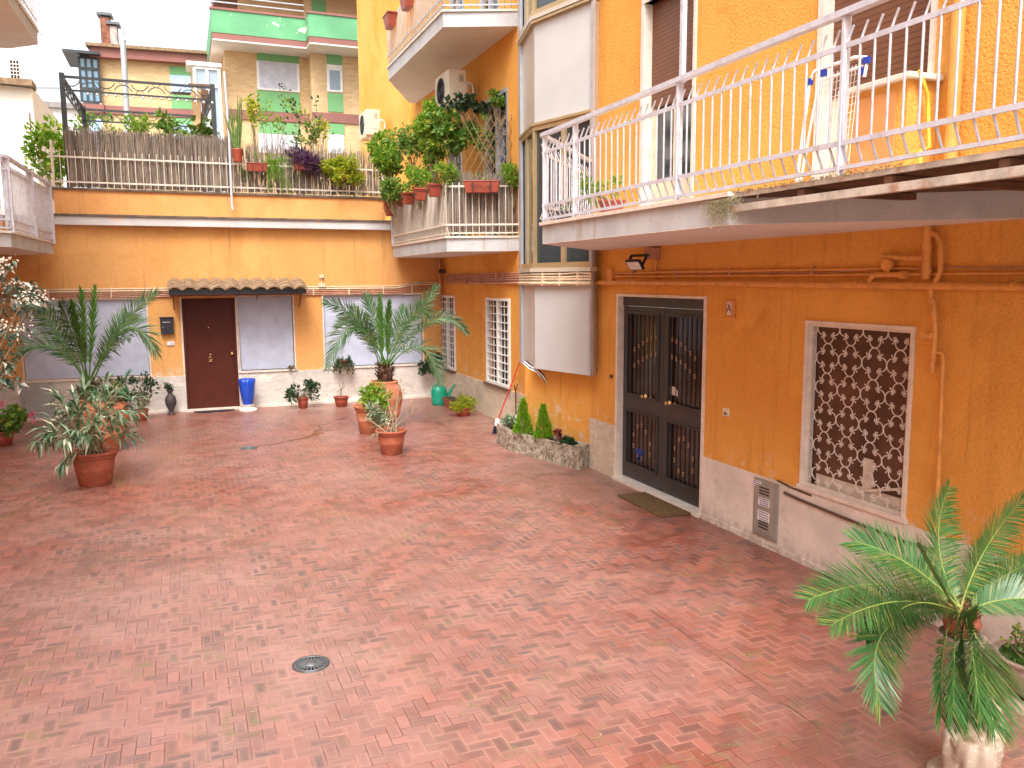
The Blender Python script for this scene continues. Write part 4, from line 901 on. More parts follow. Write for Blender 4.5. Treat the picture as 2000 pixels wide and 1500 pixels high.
# ------------------------------------------------------------ two palms in tall jars
def palm(x, y, jar_h, jar_r, base_px, fr, label, jarlab, seed, crown_z=None):
    random.seed(seed)
    jt = thing('terracotta_jar', (x, y, 0), jarlab, 'jar', 'tall terracotta jars holding palms')
    jp = [(jar_r*.50, 0), (jar_r*.54, .02), (jar_r*.80, jar_h*.28), (jar_r*.85, jar_h*.30), (jar_r*.83, jar_h*.32), (jar_r*.98, jar_h*.58), (jar_r*1.0, jar_h*.66), (jar_r*.97, jar_h*.70), (jar_r*.98, jar_h*.72), (jar_r*.88, jar_h*.88), (jar_r*.74, jar_h*.95), (jar_r*.78, jar_h*.975), (jar_r*.78, jar_h*.995), (jar_r*.70, jar_h), (jar_r*.66, jar_h*.97), (jar_r*.66, jar_h*.94)]
    MB().lathe(jp, (x, y, 0), 40).build('body', M['terracotta_lt'], jt)
    MB().lathe([(jar_r*.66, jar_h*.945), (0, jar_h*.97)], (x, y, 0), 20).build('soil', M['soil'], jt)
    pt = thing('palm_tree', (x, y, jar_h*.95), label, 'palm', 'feather palms growing in jars')
    bx, by = base_px; B0 = at(bx, by, 'y', y); z0 = jar_h*.95; hz = B0.z
    tr = MB(); tr.lathe([(.07, z0-.02), (.115, z0+.05), (.125, z0+(hz-z0)*.5), (.10, hz-.06), (.05, hz+.02), (0, hz+.03)], (B0.x, y, 0), 18, fn=lambda t, z: 1+.10*math.sin(5*t+z*40))
    for i in range(90):
        a = random.uniform(0, 6.283); zz = random.uniform(z0+.06, hz+.02); p = Vector((B0.x+.11*math.cos(a), y+.11*math.sin(a), zz)); d = Vector((math.cos(a), math.sin(a), 1.1)); s = Vector((-math.sin(a), math.cos(a), 0))*.02
        q = p+d*random.uniform(.035, .085); tr.add([p-s, p+s, q+s*.4, q-s*.4, p+d*.02-Vector((0, 0, .03))], [(0, 1, 2, 3), (0, 4, 1), (3, 2, 4)])
    tr.build('trunk', M['bark'], pt)
    for f in fr:
        c, tpx, dy = f[0], f[1], f[2]; kw = dict(f[3]) if len(f) > 3 else {}
        mat = kw.pop('mat', M['f_palm'])
        A = at(bx+random.uniform(-6, 6), by+random.uniform(-2, 8), 'y', y+dy*.03); C = at(c[0], c[1], 'y', y+dy*.5); T = at(tpx[0], tpx[1], 'y', y+dy)
        leaf = MB(); st = MB(); kk = dict(n=56, L=.36, W=.0155, vee=.35, jit=.16, ang=52, start=.2); kk.update(kw)
        nrm = kk.pop('normal', (ZU*.5-FW*.8+rv(.15)).normalized())
        frond(leaf, st, bez(A, C, T, 14), normal=nrm, **kk); fo = leaf.build('frond', mat, pt); st.build('rachis', M['f_palm_new'], fo)
    return pt
nw = dict(mat=M['f_palm_new'], ang=22, L=.26, n=80, vee=.1, jit=.25)
palm(-1.17, 13.15, .78, .37, (173, 752), [
    ((92, 604), (40, 572), -.3), ((105, 628), (30, 700), .2), ((150, 640), (140, 590), -.5, nw), ((165, 640), (158, 566), .0, nw), ((180, 640), (186, 562), .1, nw),
    ((230, 620), (305, 572), .2), ((250, 562), (308, 692), -.3), ((235, 610), (262, 622), .7), ((215, 650), (255, 660), -.8), ((125, 640), (75, 590), .9), ((140, 640), (118, 590), -.5)],
    'feather palm in the terracotta jar in front of the left grey shutter', 'round terracotta jar under the left palm, half hidden by an oleander', 21)
palm(3.03, 13.3, .80, .30, (752, 716), [
    ((707, 600), (634, 592), -.2), ((684, 563), (640, 718), -.3), ((705, 600), (662, 635), .6), ((745, 650), (742, 578), .1, nw), ((755, 640), (760, 590), -.1, nw), ((740, 640), (716, 576), .5),
    ((798, 641), (852, 560), .3), ((806, 574), (838, 612), -.4), ((858, 568), (912, 650), -.1, {'L': .26}), ((832, 622), (860, 748), -.5), ((715, 640), (690, 600), .8), ((775, 650), (790, 600), .7)],
    'feather palm in the slim jar between the right grey shutter and the corner window', 'slim terracotta jar under the right palm, behind the bushy green pot', 22)
random.seed(1)
# greenery spilling at the foot of the left palm
t = thing('ground_cover_plant', (-1.17, 13.1, .75), 'small green leaves sprouting around the foot of the left palm', 'plant'); bush(t, (-1.15, 13.05, .85), (.33, .25, .12), 260, .08, .022, M['f_mid'], 5, 10)

# ------------------------------------------------------------ oleander-like pots in front
x, y = -1.1, 10.98
t = pot('potted_shrub', x, y, .275, .42, 'grey green long leaved shrub in a ribbed terracotta pot before the left palm', 'potted plant')
random.seed(31); lf = MB(); lf2 = MB(); st = MB()
P_ = lambda px, py, dy=0: at(px, py, 'y', y+dy)
tips = [((110, 770), 0), ((95, 845), -.3), ((130, 805), .2), ((75, 860), -.1), ((120, 905), -.4), ((150, 790), .1), ((165, 760), .3), ((205, 745), .1), ((185, 770), .4), ((235, 775), .3), ((262, 800), .1), ((258, 850), -.2), ((230, 825), .4), ((200, 800), -.3), ((150, 840), -.5), ((175, 850), -.5), ((215, 765), .4), ((100, 815), .3), ((182, 820), -.5), ((128, 860), -.5), ((115, 790), .5), ((270, 775), .5), ((245, 745), .2), ((85, 835), .1), ((140, 770), .5), ((240, 800), -.4)]
for (tp, dy) in tips:
    A = Vector((x+random.uniform(-.1, .1), y+random.uniform(-.1, .1), .36)); T = P_(tp[0], tp[1], dy); C = A.lerp(T, .4)+Vector((0, 0, .22)); pts = bez(A, C, T, 8)
    st.tube(pts, [.011*(1-.08*i) for i in range(9)], 5)
    for k in range(24):
        f = .5+.5*random.random()**.6; i = min(7, int(min(f, .99)*8)); p = pts[i].lerp(pts[i+1], min(1, f*8-i)); d = (pts[i+1]-pts[i]).normalized()
        v = d*.8+rv(.5)-ZU*.35; (lf if random.random() < .72 else lf2).leaf(p, v, rv(.2)+ZU, random.uniform(.17, .27), random.uniform(.028, .040), .2, .25)
lf.build('leaves', M['f_oleander'], t); lf2.build('dark_leaves', M['f_oleander_dk'], t); st.build('stems', M['stem'], t)
# right one, sparse
x, y = 2.65, 11.26
t = pot('potted_shrub', x, y, .22, .35, 'sparse half bare oleander in a ribbed terracotta pot in front of the right palm', 'potted plant')
random.seed(32); lf = MB(); st = MB()
for (tp, dy) in [((712, 815), .1), ((735, 790), -.1), ((755, 760), .2), ((790, 765), .1), ((782, 740), .3), ((805, 785), 0), ((800, 820), .2), ((765, 800), .3), ((725, 850), -.2), ((815, 800), -.2), ((745, 830), .1), ((770, 780), -.2)]:
    A = Vector((x+random.uniform(-.08, .08), y+random.uniform(-.08, .08), .3)); T = at(tp[0], tp[1], 'y', y+dy); C = A.lerp(T, .5)+Vector((random.uniform(-.08, .08), 0, .06)); pts = bez(A, C, T, 8)
    st.tube(pts, [.008*(1-.08*i) for i in range(9)], 5)
    for k in range(15):
        f = .6+.4*random.random(); i = min(7, int(min(f, .99)*8)); p = pts[i].lerp(pts[i+1], min(1, f*8-i)); d = (pts[i+1]-pts[i]).normalized()
        lf.leaf(p, d+rv(.5)-ZU*.1, rv(.3)+ZU, random.uniform(.05, .13), .012, .2, .3)
lf.build('leaves', M['f_dry'], t); st.build('stems', plain('grey_stems', (.38, .33, .22), .8), t)
# bushy green pot behind it
t = pot('potted_plant', 2.72, 13.0, .26, .46, 'bushy bright green plant tumbling over a terracotta pot left of the slim jar', 'potted plant', M['terracotta_lt'])
bush(t, at(733, 785, 'y', 12.85), (.22, .24, .27), 900, .09, .035, M['f_bright'], 33, 16, stems=(2.72, 13.0, .4)); bush(t, at(742, 812, 'y', 12.6), (.16, .15, .18), 300, .14, .018, M['f_oleander'], 34, 9)

# ------------------------------------------------------------ pots along the back wall
def small_pot(px, py, r, h, lab, plant=None, mat=None, **k):
    p = gp(px, py); y_ = min(p.y, 16.25); q = at(px, py-3, 'y', y_); t = pot(k.pop('name', 'potted_plant'), q.x, y_, r, h, lab, 'potted plant', mat or M['plastic_pot'])
    if plant: plant(t, Vector((q.x, y_, h)))
    return t
def camellia(seed, sx=.3, sz=.28, n=380, L=.085, dark=True, up=.22):
    def f(t, c): bush(t, c+Vector((0, 0, up)), (sx, .22, sz), n, L, .038, M['f_dark'], seed, 13, stems=c-Vector((0, 0, .05)), spread=.33)
    return f
small_pot(592, 797, .12, .215, 'camellia bush in a small terracotta pot under the edge of the middle shutter', lambda t, c: (bush(t, c+Vector((.20, 0, .16)), (.22, .15, .16), 230, .085, .04, M['f_dark'], 41, 9, stems=c), bush(t, c+Vector((-.17, 0, .12)), (.16, .15, .16), 160, .085, .04, M['f_dark'], 42, 8, stems=c)))
def bare(t, c):
    random.seed(43); m = MB()
    for i in range(5): m.tube([c, c+Vector((random.uniform(-.06, .06), 0, .12)), c+Vector((random.uniform(-.15, .15), 0, random.uniform(.15, .3)))], .006, 4)
    m.build('twigs', M['stem'], t)
small_pot(667, 794, .155, .20, 'brick red pot with a few bare twigs under the right shutter', bare)
small_pot(278, 821, .12, .2, 'tall open camellia in a red pot behind the left palm', lambda t, c: (bush(t, c+Vector((0, 0, .42)), (.30, .2, .30), 260, .08, .036, M['f_dark'], 44, 14, stems=c, spread=.3), bush(t, c+Vector((0, 0, .2)), (.2, .15, .15), 140, .08, .036, M['f_oleander'], 45, 7)))
small_pot(236, 822, .14, .26, 'dense dark leaved shrub in a red pot right of the terracotta jar', lambda t, c: bush(t, c+Vector((0, 0, .24)), (.26, .2, .22), 620, .08, .036, M['f_dark'], 46, 14, stems=c))
# dark amphora vase
x, y = -.30, 16.35; t = thing('stone_vase', (x, y, 0), 'dark footed vase with a small succulent left of the brown door', 'vase')
MB().lathe([(.07, 0), (.07, .02), (.03, .04), (.035, .06), (.09, .18), (.102, .25), (.085, .32), (.042, .37), (.04, .41), (.07, .45), (.07, .46), (.055, .455), (.03, .41), (0, .41)], (x, y, 0), 24).build('body', plain('dark_vase', (.07, .055, .055), .7, var=.3, vs=20), t)
bush(t, (x, y, .50), (.08, .08, .05), 160, .06, .02, M['f_dark'], 47, 6)
# blue vase on a white foot
x, y = 1.06, 16.25; t = thing('blue_vase', (x, y, 0), 'tall cobalt blue vase with scalloped rim on a white foot beside the door', 'vase')
MB().lathe([(.17, 0), (.17, .03), (.12, .045), (.10, .09), (.12, .105), (.10, .11), (0, .11)], (x, y, 0), 20).build('foot', M['marble'], t)
fnr = lambda a, z: 1+(.05 if z > .5 else .02)*math.cos(8*a)
MB().lathe([(.085, .105), (.11, .2), (.135, .38), (.145, .52), (.15, .60), (.135, .60), (.12, .5), (.07, .2), (0, .2)], (x, y, 0), 48, fn=fnr).build('vase', M['blue'], t)
# door mats
m = MB(); x0, x1, yy = .08, .82, 16.42
m.prism([(x0, yy)] + [((x0+x1)/2+math.cos(a)*-(x1-x0)/2, yy-.22*math.sin(a)) for a in [math.pi*i/16 for i in range(1, 16)]] + [(x1, yy)], .002, .016)
tag(m.build('doormat', M['black']), 'dark half round doormat in front of the brown door', 'doormat')
m = MB(); q = [(4.86, 7.95), (4.47, 7.99), (4.45, 7.06), (4.84, 7.02)]; m.prism(q, .004, .022); tag(m.build('doormat', M['mat'], bevel=.006), 'rectangular brown coir doormat on the paving in front of the iron gate door', 'doormat')
# mailbox and bell plate, utility cabinet on the back wall
u, z = WB.uz(326, 636); t = thing('mailbox', WB.w(u, z-.15), 'black wall mailbox with a slot left of the brown door', 'mailbox'); m = MB(); WB.box(m, u-.11, u+.115, z-.155, z+.145, 0, .09); m.build('box', M['black'], t, bevel=.01)
m = MB(); WB.box(m, u-.12, u+.125, z+.146, z+.165, 0, .105); m.build('lid', M['black'], t, bevel=.005)
m = MB(); WB.box(m, u-.07, u+.06, z+.06, z+.075, .09, .096); m.build('slot', M['grey_metal'], t)
m = MB(); m.tube([WB.w(u-.07, z-.02, .09), WB.w(u-.07, z-.02, .1)], .009, 10); m.build('lock', M['brass'], t)
u, z = WB.uz(334, 671); t = thing('doorbell', WB.w(u, z), 'small white doorbell plate under the black mailbox', 'doorbell'); m = MB(); WB.box(m, u-.07, u+.065, z-.035, z+.035, 0, .025); m.build('plate', M['white'], t, bevel=.004); m = MB(); m.tube([WB.w(u+.02, z, .02), WB.w(u+.02, z, .034)], .014, 12); m.build('button', M['grey_metal'], t)
def text(s, W, u, z, o, size, mat, parent, name='lettering', align='CENTER'):
    cu = bpy.data.curves.new('t', 'FONT'); cu.body = s; cu.size = size; cu.align_x = align; cu.align_y = 'CENTER'; cu.extrude = .0008; cu.space_line = .9
    ob = bpy.data.objects.new('t', cu); col.objects.link(ob); dg = bpy.context.evaluated_depsgraph_get(); me = bpy.data.meshes.new_from_object(ob.evaluated_get(dg)); bpy.data.objects.remove(ob)
    o_ = bpy.data.objects.new(name, me); me.name = name; col.objects.link(o_); p = W.w(u, z, o); d = W.d if W.d.dot(RT) > 0 else -W.d
    mt = Matrix(((d.x, 0, W.n.x, 0), (d.y, 0, W.n.y, 0), (0, 1, 0, 0), (0, 0, 0, 1))); me.transform(mt); off = Vector(); q = parent
    while q: off += q.location; q = q.parent
    me.transform(Matrix.Translation(p-off)); me.materials.clear(); me.materials.append(mat); o_.parent = parent; return o_
INK = plain('ink', (.03, .03, .05), .7)
a, z1_ = WB.uz(38, 746); b, z0_ = WB.uz(93, 822); u0, u1 = B(-2.74), B(-2.22); t = thing('utility_cabinet', WB.w(u0, .02), 'flat grey metal utility door set in the stone base at the far left', 'cabinet')
m = MB(); WB.box(m, u0, u1, .02, .665, .036, .06); m.build('door', M['cabinet'], t, bevel=.004)
m = MB()
for (e, f, g_) in ((.09, .55, 0), (.36, .55, 0), (.09, .09, 0), (.36, .09, 0)): WB.box(m, u0+e, u0+e+.07, f, f+.02, .06, .066)
m.build('hinges', M['grey_metal'], t); m = MB(); m.tube([WB.w(u0+.05, .33, .06), WB.w(u0+.05, .33, .07)], .012, 10); m.build('lock', M['black'], t)
# hanging planters on the back wall
def hang(px, py, s, lab, seed, leafmat, trail):
    u, z = WB.uz(px, py); c = WB.w(u, z, .12*s/.14); t = thing('wall_planter', WB.w(u, z), lab, 'hanging planter')
    MB().lathe([(s*.6, -s*.6), (s*.9, s*.1), (s, s*.15), (s*.95, s*.2), (s*.8, s*.1), (0, s*.1)], c, 20).build('pot', M['terracotta'], t)
    random.seed(seed); m = MB(); st = MB()
    for i in range(trail):
        a = random.uniform(0, 6.28); l = random.uniform(.3, 1)*s*2.0; p0 = c+Vector((math.cos(a)*s*.9, -abs(math.sin(a))*s*.8, s*.2)); p1 = p0+Vector((math.cos(a)*s*.6, -.04, -l*.3)); p2 = p1+Vector((random.uniform(-.03, .03)+math.cos(a)*s*.2, 0, -l*.7)); pts = bez(p0, p1, p2, 8); st.tube(pts, .003, 4)
        for q in pts: m.leaf(q, rv(.6)-ZU*.4, rv(), s*.45, s*.3)
        for _ in range(3): m.leaf(p0+rv(s*.2), rv(.7)+ZU*.3, rv(), s*.5, s*.3)
    m.build('leaves', leafmat, t); st.build('stems', M['stem'], t)
hang(670, 705, .125, 'trailing plant in a small pot hung on the right shutter sill', 51, M['f_dark'], 26)
hang(568, 716, .05, 'tiny plant hung at the corner of the middle shutter sill', 52, M['f_dark'], 10)
# pipes on the back wall
t = thing('wall_pipes', WB.w(B(1), 2.2), 'bundle of thin brownish pipes running over the grey shutters of the back wall', 'pipes')
for k, (z, r, mt) in enumerate(((2.325, .013, 'pipe_cream'), (2.285, .015, 'pipe_cream'), (2.245, .012, 'pipe_br'), (2.21, .012, 'pipe_br'), (2.178, .012, 'pipe_br'))):
    m = MB(); m.tube([WB.w(.3, z-.015, .03), WB.w(3, z-.005, .03), WB.w(5.9, z, .03), WB.w(7.7, z, .03), WB.w(8.1, z+.05+.03*(k < 2), .03), WB.w(8.62, z+.07, .03)], r, 8); m.build('pipe', M[mt], t)
m = MB()
for x_ in (-2.2, -1.2, -.5, 2.4, 3.1, 3.8, 4.4): WB.box(m, B(x_), B(x_)+.02, 2.16, 2.345, .0, .05)
m.build('clips', M['pipe_cream'], t)
u, z = WB.uz(628, 555); m = MB(); WB.box(m, u-.07, u+.06, z-.06, z+.02, 0, .06); m.tube([WB.w(u, z, .03), WB.w(u, z+.16, .03)], .01, 6); WB.box(m, u-.045, u+.045, z+.12, z+.19, 0, .04)
tag(m.build('junction_box', M['pipe_cream']), 'small cream junction box above the shutter pipes right of the tiled canopy', 'junction box')
# corner downpipe and wing pipes
t = thing('corner_pipes', (4.95, 16.5, 2.2), 'dark orange pipes and valve dropping in the corner beside the mid balcony', 'pipes')
m = MB(); m.tube([(4.98, 16.45, 2.95), (4.98, 16.45, 2.15)], .03, 10); m.tube([(4.93, 16.3, 2.75), (4.93, 16.3, 2.2), (4.97, 16.4, 2.1)], .022, 8); m.build('pipe', M['pipe_br'], t)
m = MB(); m.tube([(4.9, 16.25, 2.62), (5.02, 16.25, 2.62)], .05, 12); m.build('valve', M['pipe_dark'], t)
t = thing('wall_pipes', (5.0, 14.5, 2.3), 'bundle of dull orange pipes along the wing wall above its barred windows', 'pipes')
for z, r in ((2.55, .012), (2.51, .012), (2.475, .015), (2.44, .014), (2.39, .02)):
    m = MB(); m.tube([(5.02, 16.2, z), (5.02, 12.1, z)], r, 8); m.build('pipe', M['pipe_br'], t)
m = MB()
for y_ in (15.6, 14.8, 14.0, 13.2): m.box(4.985, 5.05, y_, y_+.02, 2.37, 2.57)
m.build('clips', M['pipe_br'], t)
m = MB(); z = zw0-.09
t = thing('wall_pipes', WM.w(.5, zw0-.1), 'four cream pipes crossing the bay between its window and the lower panel', 'pipes')
for k, (dz, r) in enumerate(((-.08, .014), (-.115, .014), (-.15, .015), (-.20, .026))):
    m = MB(); pts = [WM.w(-.03, zw0+dz, .04), WM.w(.25, zw0+dz+.012*(k == 0), .04), WM.w(.5, zw0+dz-.008*(k == 1), .04), WM.w(WM.L, zw0+dz, .04), WL.w(.1, zw0+dz, .04), WL.w(WL.L, zw0+dz, .04)]
    m.tube(pts, r, 8); m.build('pipe', M['pipe_cream'], t)
m = MB()
for u in (.2, .55, .9): WM.box(m, u, u+.02, zw0-.23, zw0-.06, 0, .065)
m.build('clips', M['pipe_cream'], t)
# ------------------------------------------------------------ pipes on the right wall
def rw(px, py, o=.04): u, z = WR.uz(px, py, o); return WR.w(u, z, o)
t = thing('gas_pipe', (4.8, 5, 2.35), 'thick orange painted gas pipe running level along the right wall over gate and window', 'pipe')
m = MB(); m.tube([(4.81, 9.3, 2.40), (4.81, 6.9, 2.40), (4.81, 5.2, 2.39), (4.81, -2.8, 2.37)], .028, 12); m.build('pipe', M['pipe'], t)
m = MB()
for y_ in (8.9, 7.6, 6.2, 4.9, 3.6, 2.6): m.tube([(4.81, y_-.012, 2.395), (4.81, y_+.012, 2.395)], .034, 12); m.box(4.81, 4.86, y_-.008, y_+.008, 2.39, 2.41)
m.build('clamps', M['pipe'], t)
t = thing('cable_conduit', (4.82, 6, 2.45), 'pair of thin dull orange conduits with cables just above the gas pipe', 'conduit')
for k, z in enumerate((2.475, 2.52)):
    m = MB(); yy0 = 8.75 if k == 0 else 7.9; m.tube([(4.84, yy0, z), (4.84, 6.2, z-.005), (4.84, -2.8 if k == 0 else 4.4, z-.01)], .013, 8); m.build('conduit', M['pipe'], t)
random.seed(8); m = MB(); m.tube([(4.842, y_, 2.50+random.gauss(0, .008)) for y_ in [8.7-i*.35 for i in range(30)]], .006, 5); m.build('cable', M['pipe_br'], t)
m = MB(); m.box(4.80, 4.86, 8.78, 8.9, 2.42, 2.56); m.build('junction_box', M['pipe'], t, bevel=.004)
m = MB()
for y_ in (8.3, 7.4, 6.5, 5.4, 4.3, 3.3): m.box(4.822, 4.86, y_, y_+.018, 2.455, 2.54)
m.build('clips', M['pipe_br'], t)
m = MB(); m.tube([(4.84, 8.7, 2.475), (4.84, 8.72, 2.51), (4.84, 7.88, 2.515), (4.84, 7.84, 2.55), (4.84, 7.84, 2.64)], .011, 8); m.build('lamp_conduit', M['pipe'], t)
# floodlight
t = thing('floodlight', (4.8, 7.84, 2.66), 'small black floodlight tilted down under the balcony next to the gate door', 'floodlight')
m = MB(); m.box(4.76, 4.86, 7.78, 7.95, 2.66, 2.78); m.build('mount_box', M['pipe_br'], t)
c_ = Vector((4.60, 7.88, 2.60)); ax = Vector((0, 1, 0)); fr_ = Vector((-.75, -.25, -.62)).normalized(); sd_ = fr_.cross(ZU).normalized(); u_ = sd_.cross(fr_)
def obox(m, c, a, b, d, ha, hb, hd): return m.hexa([c+a*i*ha+b*j*hb+d*k*hd for k in (-1, 1) for (i, j) in ((-1, -1), (1, -1), (1, 1), (-1, 1))])
m = MB(); obox(m, c_, sd_, u_, fr_, .10, .065, .018); m.build('housing', M['black'], t, bevel=.006)
m = MB(); obox(m, c_+fr_*.019, sd_, u_, fr_, .085, .05, .002); m.build('lens', plain('led_lens', (.75, .72, .66), .3), t)
m = MB(); m.bar(c_-sd_*.11, c_-sd_*.11-fr_*.08+ZU*.05, .012, .03); m.bar(c_+sd_*.11, c_+sd_*.11-fr_*.08+ZU*.05, .012, .03); m.bar(c_-sd_*.11-fr_*.08+ZU*.05, c_+sd_*.11-fr_*.08+ZU*.05, .012, .03); m.tube([c_-fr_*.08+ZU*.05, (4.77, 7.86, 2.70)], .012, 6); m.build('bracket', M['black'], t)
# valve assembly and vertical pipe near the window
t = thing('gas_riser', (4.8, 4.3, 1.6), 'orange painted gas riser with valves and elbows right of the grille window', 'pipe')
J = lambda px, py: rw(px, py, .05)
m = MB(); m.tube([J(1811, 440), J(1811, 500), J(1809, 545)], .03, 12)
m.tube([J(1811, 452)+Vector((0, 0, 0)), J(1830, 460), J(1838, 475), J(1837, 530), J(1826, 552), J(1817, 562), J(1818, 585), J(1824, 612), J(1824, 640)], .018, 10)
m.tube([J(1724, 500), J(1760, 503), J(1806, 504)], .02, 10); m.build('upper_pipe', M['pipe'], t)
m = MB(); m.tube([J(1822, 585), J(1826, 640), J(1824, 690), J(1820, 728)], .02, 10); m.tube([J(1824, 688), J(1840, 690), J(1842, 700), J(1840, 740), J(1836, 860), J(1830, 985), J(1828, 1040)], .015, 10); m.build('drop_pipe', M['pipe'], t)
m = MB(); m.tube([J(1697, 560), J(1700, 545), J(1708, 537), J(1725, 536), J(1762, 537)], [.022, .022, .024, .022, .02], 10); m.tube([J(1764, 537)-Vector((0, .03, 0)), J(1760, 537)], .03, 10); m.tube([J(1735, 536), J(1735, 515)], .014, 8)
p = J(1736, 517); m.tube([p+Vector((-.0, 0, 0)), p+Vector((-.03, 0, 0))], .045, 16); m.build('regulator', M['pipe'], t)
m = MB()
for (px, py, r) in ((1818, 655, .03), (1824, 612, .026), (1811, 480, .036), (1811, 530, .034), (1824, 690, .026), (1820, 712, .026)):
    p = J(px, py); m.tube([p-Vector((0, 0, .02)), p+Vector((0, 0, .02))], r, 12)
p = J(1816, 655); m.tube([p, p+Vector((-.07, -.0, 0))], .026, 12); m.build('fittings', M['pipe'], t)
# black pipe low on the wall
t = thing('low_drain_pipe', (4.82, 5, .55), 'thin dark pipe sloping along the cream plaster base below the grille window', 'pipe')
m = MB(); pts = [rw(1532, 962, .03), rw(1560, 975, .03), rw(1640, 1008, .03), rw(1690, 1028, .03), rw(1760, 1056, .03), rw(1812, 1072, .03)]; m.tube(pts, .013, 8); m.build('pipe', M['pipe_dark'], t)
m = MB(); p = pts[-1]; m.tube([p, p-Vector((0, .05, .0))], .02, 10); m.build('end_cap', M['pipe_dark'], t)
m = MB(); m.tube([rw(1518, 938, .02), rw(1545, 952, .02), rw(1585, 968, .02)], .009, 6); m.build('cable', M['pipe_dark'], t)
# house letter tile and bell
u, z = WR.uz(1428, 603); t = thing('letter_tile', WR.w(u, z), 'orange wall tile bearing the letter A right of the gate door', 'house sign'); m = MB(); WR.box(m, u-.075, u+.075, z-.085, z+.085, 0, .018); m.build('tile', plain('orange_tile', (.66, .27, .06), .6), t, bevel=.004)
m = MB(); WR.box(m, u-.035, u+.035, z-.06, z+.06, .018, .024); m.build('plate', M['marble'], t, bevel=.002); text('A', WR, u, z, .0255, .115, plain('brown_ink', (.12, .03, .02), .6), t)
u, z = WR.uz(1420, 805); t = thing('light_switch', WR.w(u, z), 'cream outdoor socket plate on the orange wall beside the gate door', 'switch'); m = MB(); WR.box(m, u-.045, u+.045, z-.04, z+.04, 0, .02); m.build('plate', plain('cream_plastic', (.75, .68, .48), .5), t, bevel=.004); m = MB(); WR.box(m, u-.02, u+.02, z-.022, z+.0, .02, .026); m.build('button', M['cast'], t)
u, z = WR.uz(1196, 735); m = MB(); m.tube([WR.w(u, z, 0), WR.w(u, z, .03)], .022, 14); tag(m.build('door_buzzer', M['pipe_dark']), 'small dark round buzzer on the left jamb side of the gate door', 'buzzer')
# small meter cabinet with stickers
a, _ = WR.uz(1477, 985); b, _ = WR.uz(1524, 1000); a, b = min(a, b), max(a, b); z1_ = .625; z0_ = .09
t = thing('meter_cabinet', WR.w((a+b)/2, z0_), 'small grey metal meter door with vents and white stickers low on the right wall', 'cabinet')
m = MB(); WR.box(m, a, b, z0_, z1_, .018, .035); WR.box(m, a+.012, b-.012, z0_+.012, z1_-.012, .035, .042); m.build('door', plain('cabinet_paint', (.33, .31, .27), .45, metal=.2, var=.15), t, bevel=.004)
m = MB(); WR.box(m, a+.045, b-.045, z0_+.045, z1_-.045, .042, .048); fpn = m.build('raised_panel', plain('cabinet_paint2', (.36, .34, .30), .45, metal=.2, var=.15), t, bevel=.005)
m = MB(); w_ = (b-a)
for zc in (z0_+.09, z1_-.13):
    for k in range(3): WR.box(m, a+w_*.3, b-w_*.3, zc+k*.028, zc+k*.028+.010, .048, .054)
m.build('vents', M['dark'], t)
cx_ = (a+b)/2
for k, (zc, hh, ww, du, lines) in enumerate(((.425, .075, .155, 0, ('AUTOSPURGO', 'PRONTO 24 ORE', 'TEL. 06 22 34')), (.295, .095, .165, 0, ('SPURGHI', 'SERVIZIO', 'RAPIDO 333'),), (z1_-.05, .06, .12, (b-a)*.33, ('SPURGO', '24 H')))):
    o_ = .049 if k < 2 else .043; uu = cx_+du
    m = MB(); WR.box(m, uu-ww/2, uu+ww/2, zc-hh/2, zc+hh/2, o_, o_+.0012); s_ = m.build('sticker', M['white'], t)
    random.seed(400+k); im = MB()
    for q in range(len(lines)+1):
        zq = zc+hh/2-hh*(q+.6)/(len(lines)+1.2); e = -ww*.42
        while e < ww*.36:
            f = e+random.uniform(.006, .022); WR.box(im, uu+e, uu+f, zq-.004, zq+.005, o_+.0012, o_+.0018); e = f+random.uniform(.002, .006)
    im.build('faded_print', plain('violet_ink', (.10, .06, .28), .6), s_)
# ------------------------------------------------------------ stone trough and its plants
PL = [(4.62, 9.33), (5.02-.14, 9.36), (4.52, 10.74), (4.62, 11.25), (4.33, 11.35), (4.24, 10.85)]
random.seed(6); t = thing('stone_planter', (4.5, 10.2, 0), 'long weathered travertine trough at the foot of the bay wall', 'planter')
O_ = [(4.64, 9.31), (4.87, 9.42), (4.50, 10.75), (4.60, 11.3), (4.30, 11.4), (4.24, 10.82)]
cen = Vector((sum(p[0] for p in O_)/6, sum(p[1] for p in O_)/6, 0)); I_ = [(p[0]+(cen.x-p[0])*.22, p[1]+(cen.y-p[1])*.10) for p in O_]
m = MB(); n = 6
def subl(P, k=10): return [((1-j/k)*P[i][0]+j/k*P[(i+1) % n][0], (1-j/k)*P[i][1]+j/k*P[(i+1) % n][1]) for i in range(n) for j in range(k)]
oo = subl(O_); ii = subl(I_); nz = 5; rows_ = []
for j in range(nz+1):
    z = .30*j/nz; rows_.append([Vector((p[0]+random.uniform(-.008, .008)-(.0 if j else .0), p[1]+random.uniform(-.008, .008), z+random.uniform(-.004, .004)*(j == nz))) for p in oo])
rows_.append([Vector((p[0], p[1], .30+random.uniform(-.006, .004))) for p in ii]); rows_.append([Vector((p[0], p[1], .2)) for p in ii])
rows_ = [r_+[r_[0]] for r_ in rows_]; m.grid(rows_, smooth=False); m.build('trough', M['rough_stone'], t)
m = MB(); m.prism(I_, .19, .262); m.build('soil', M['soil'], t)
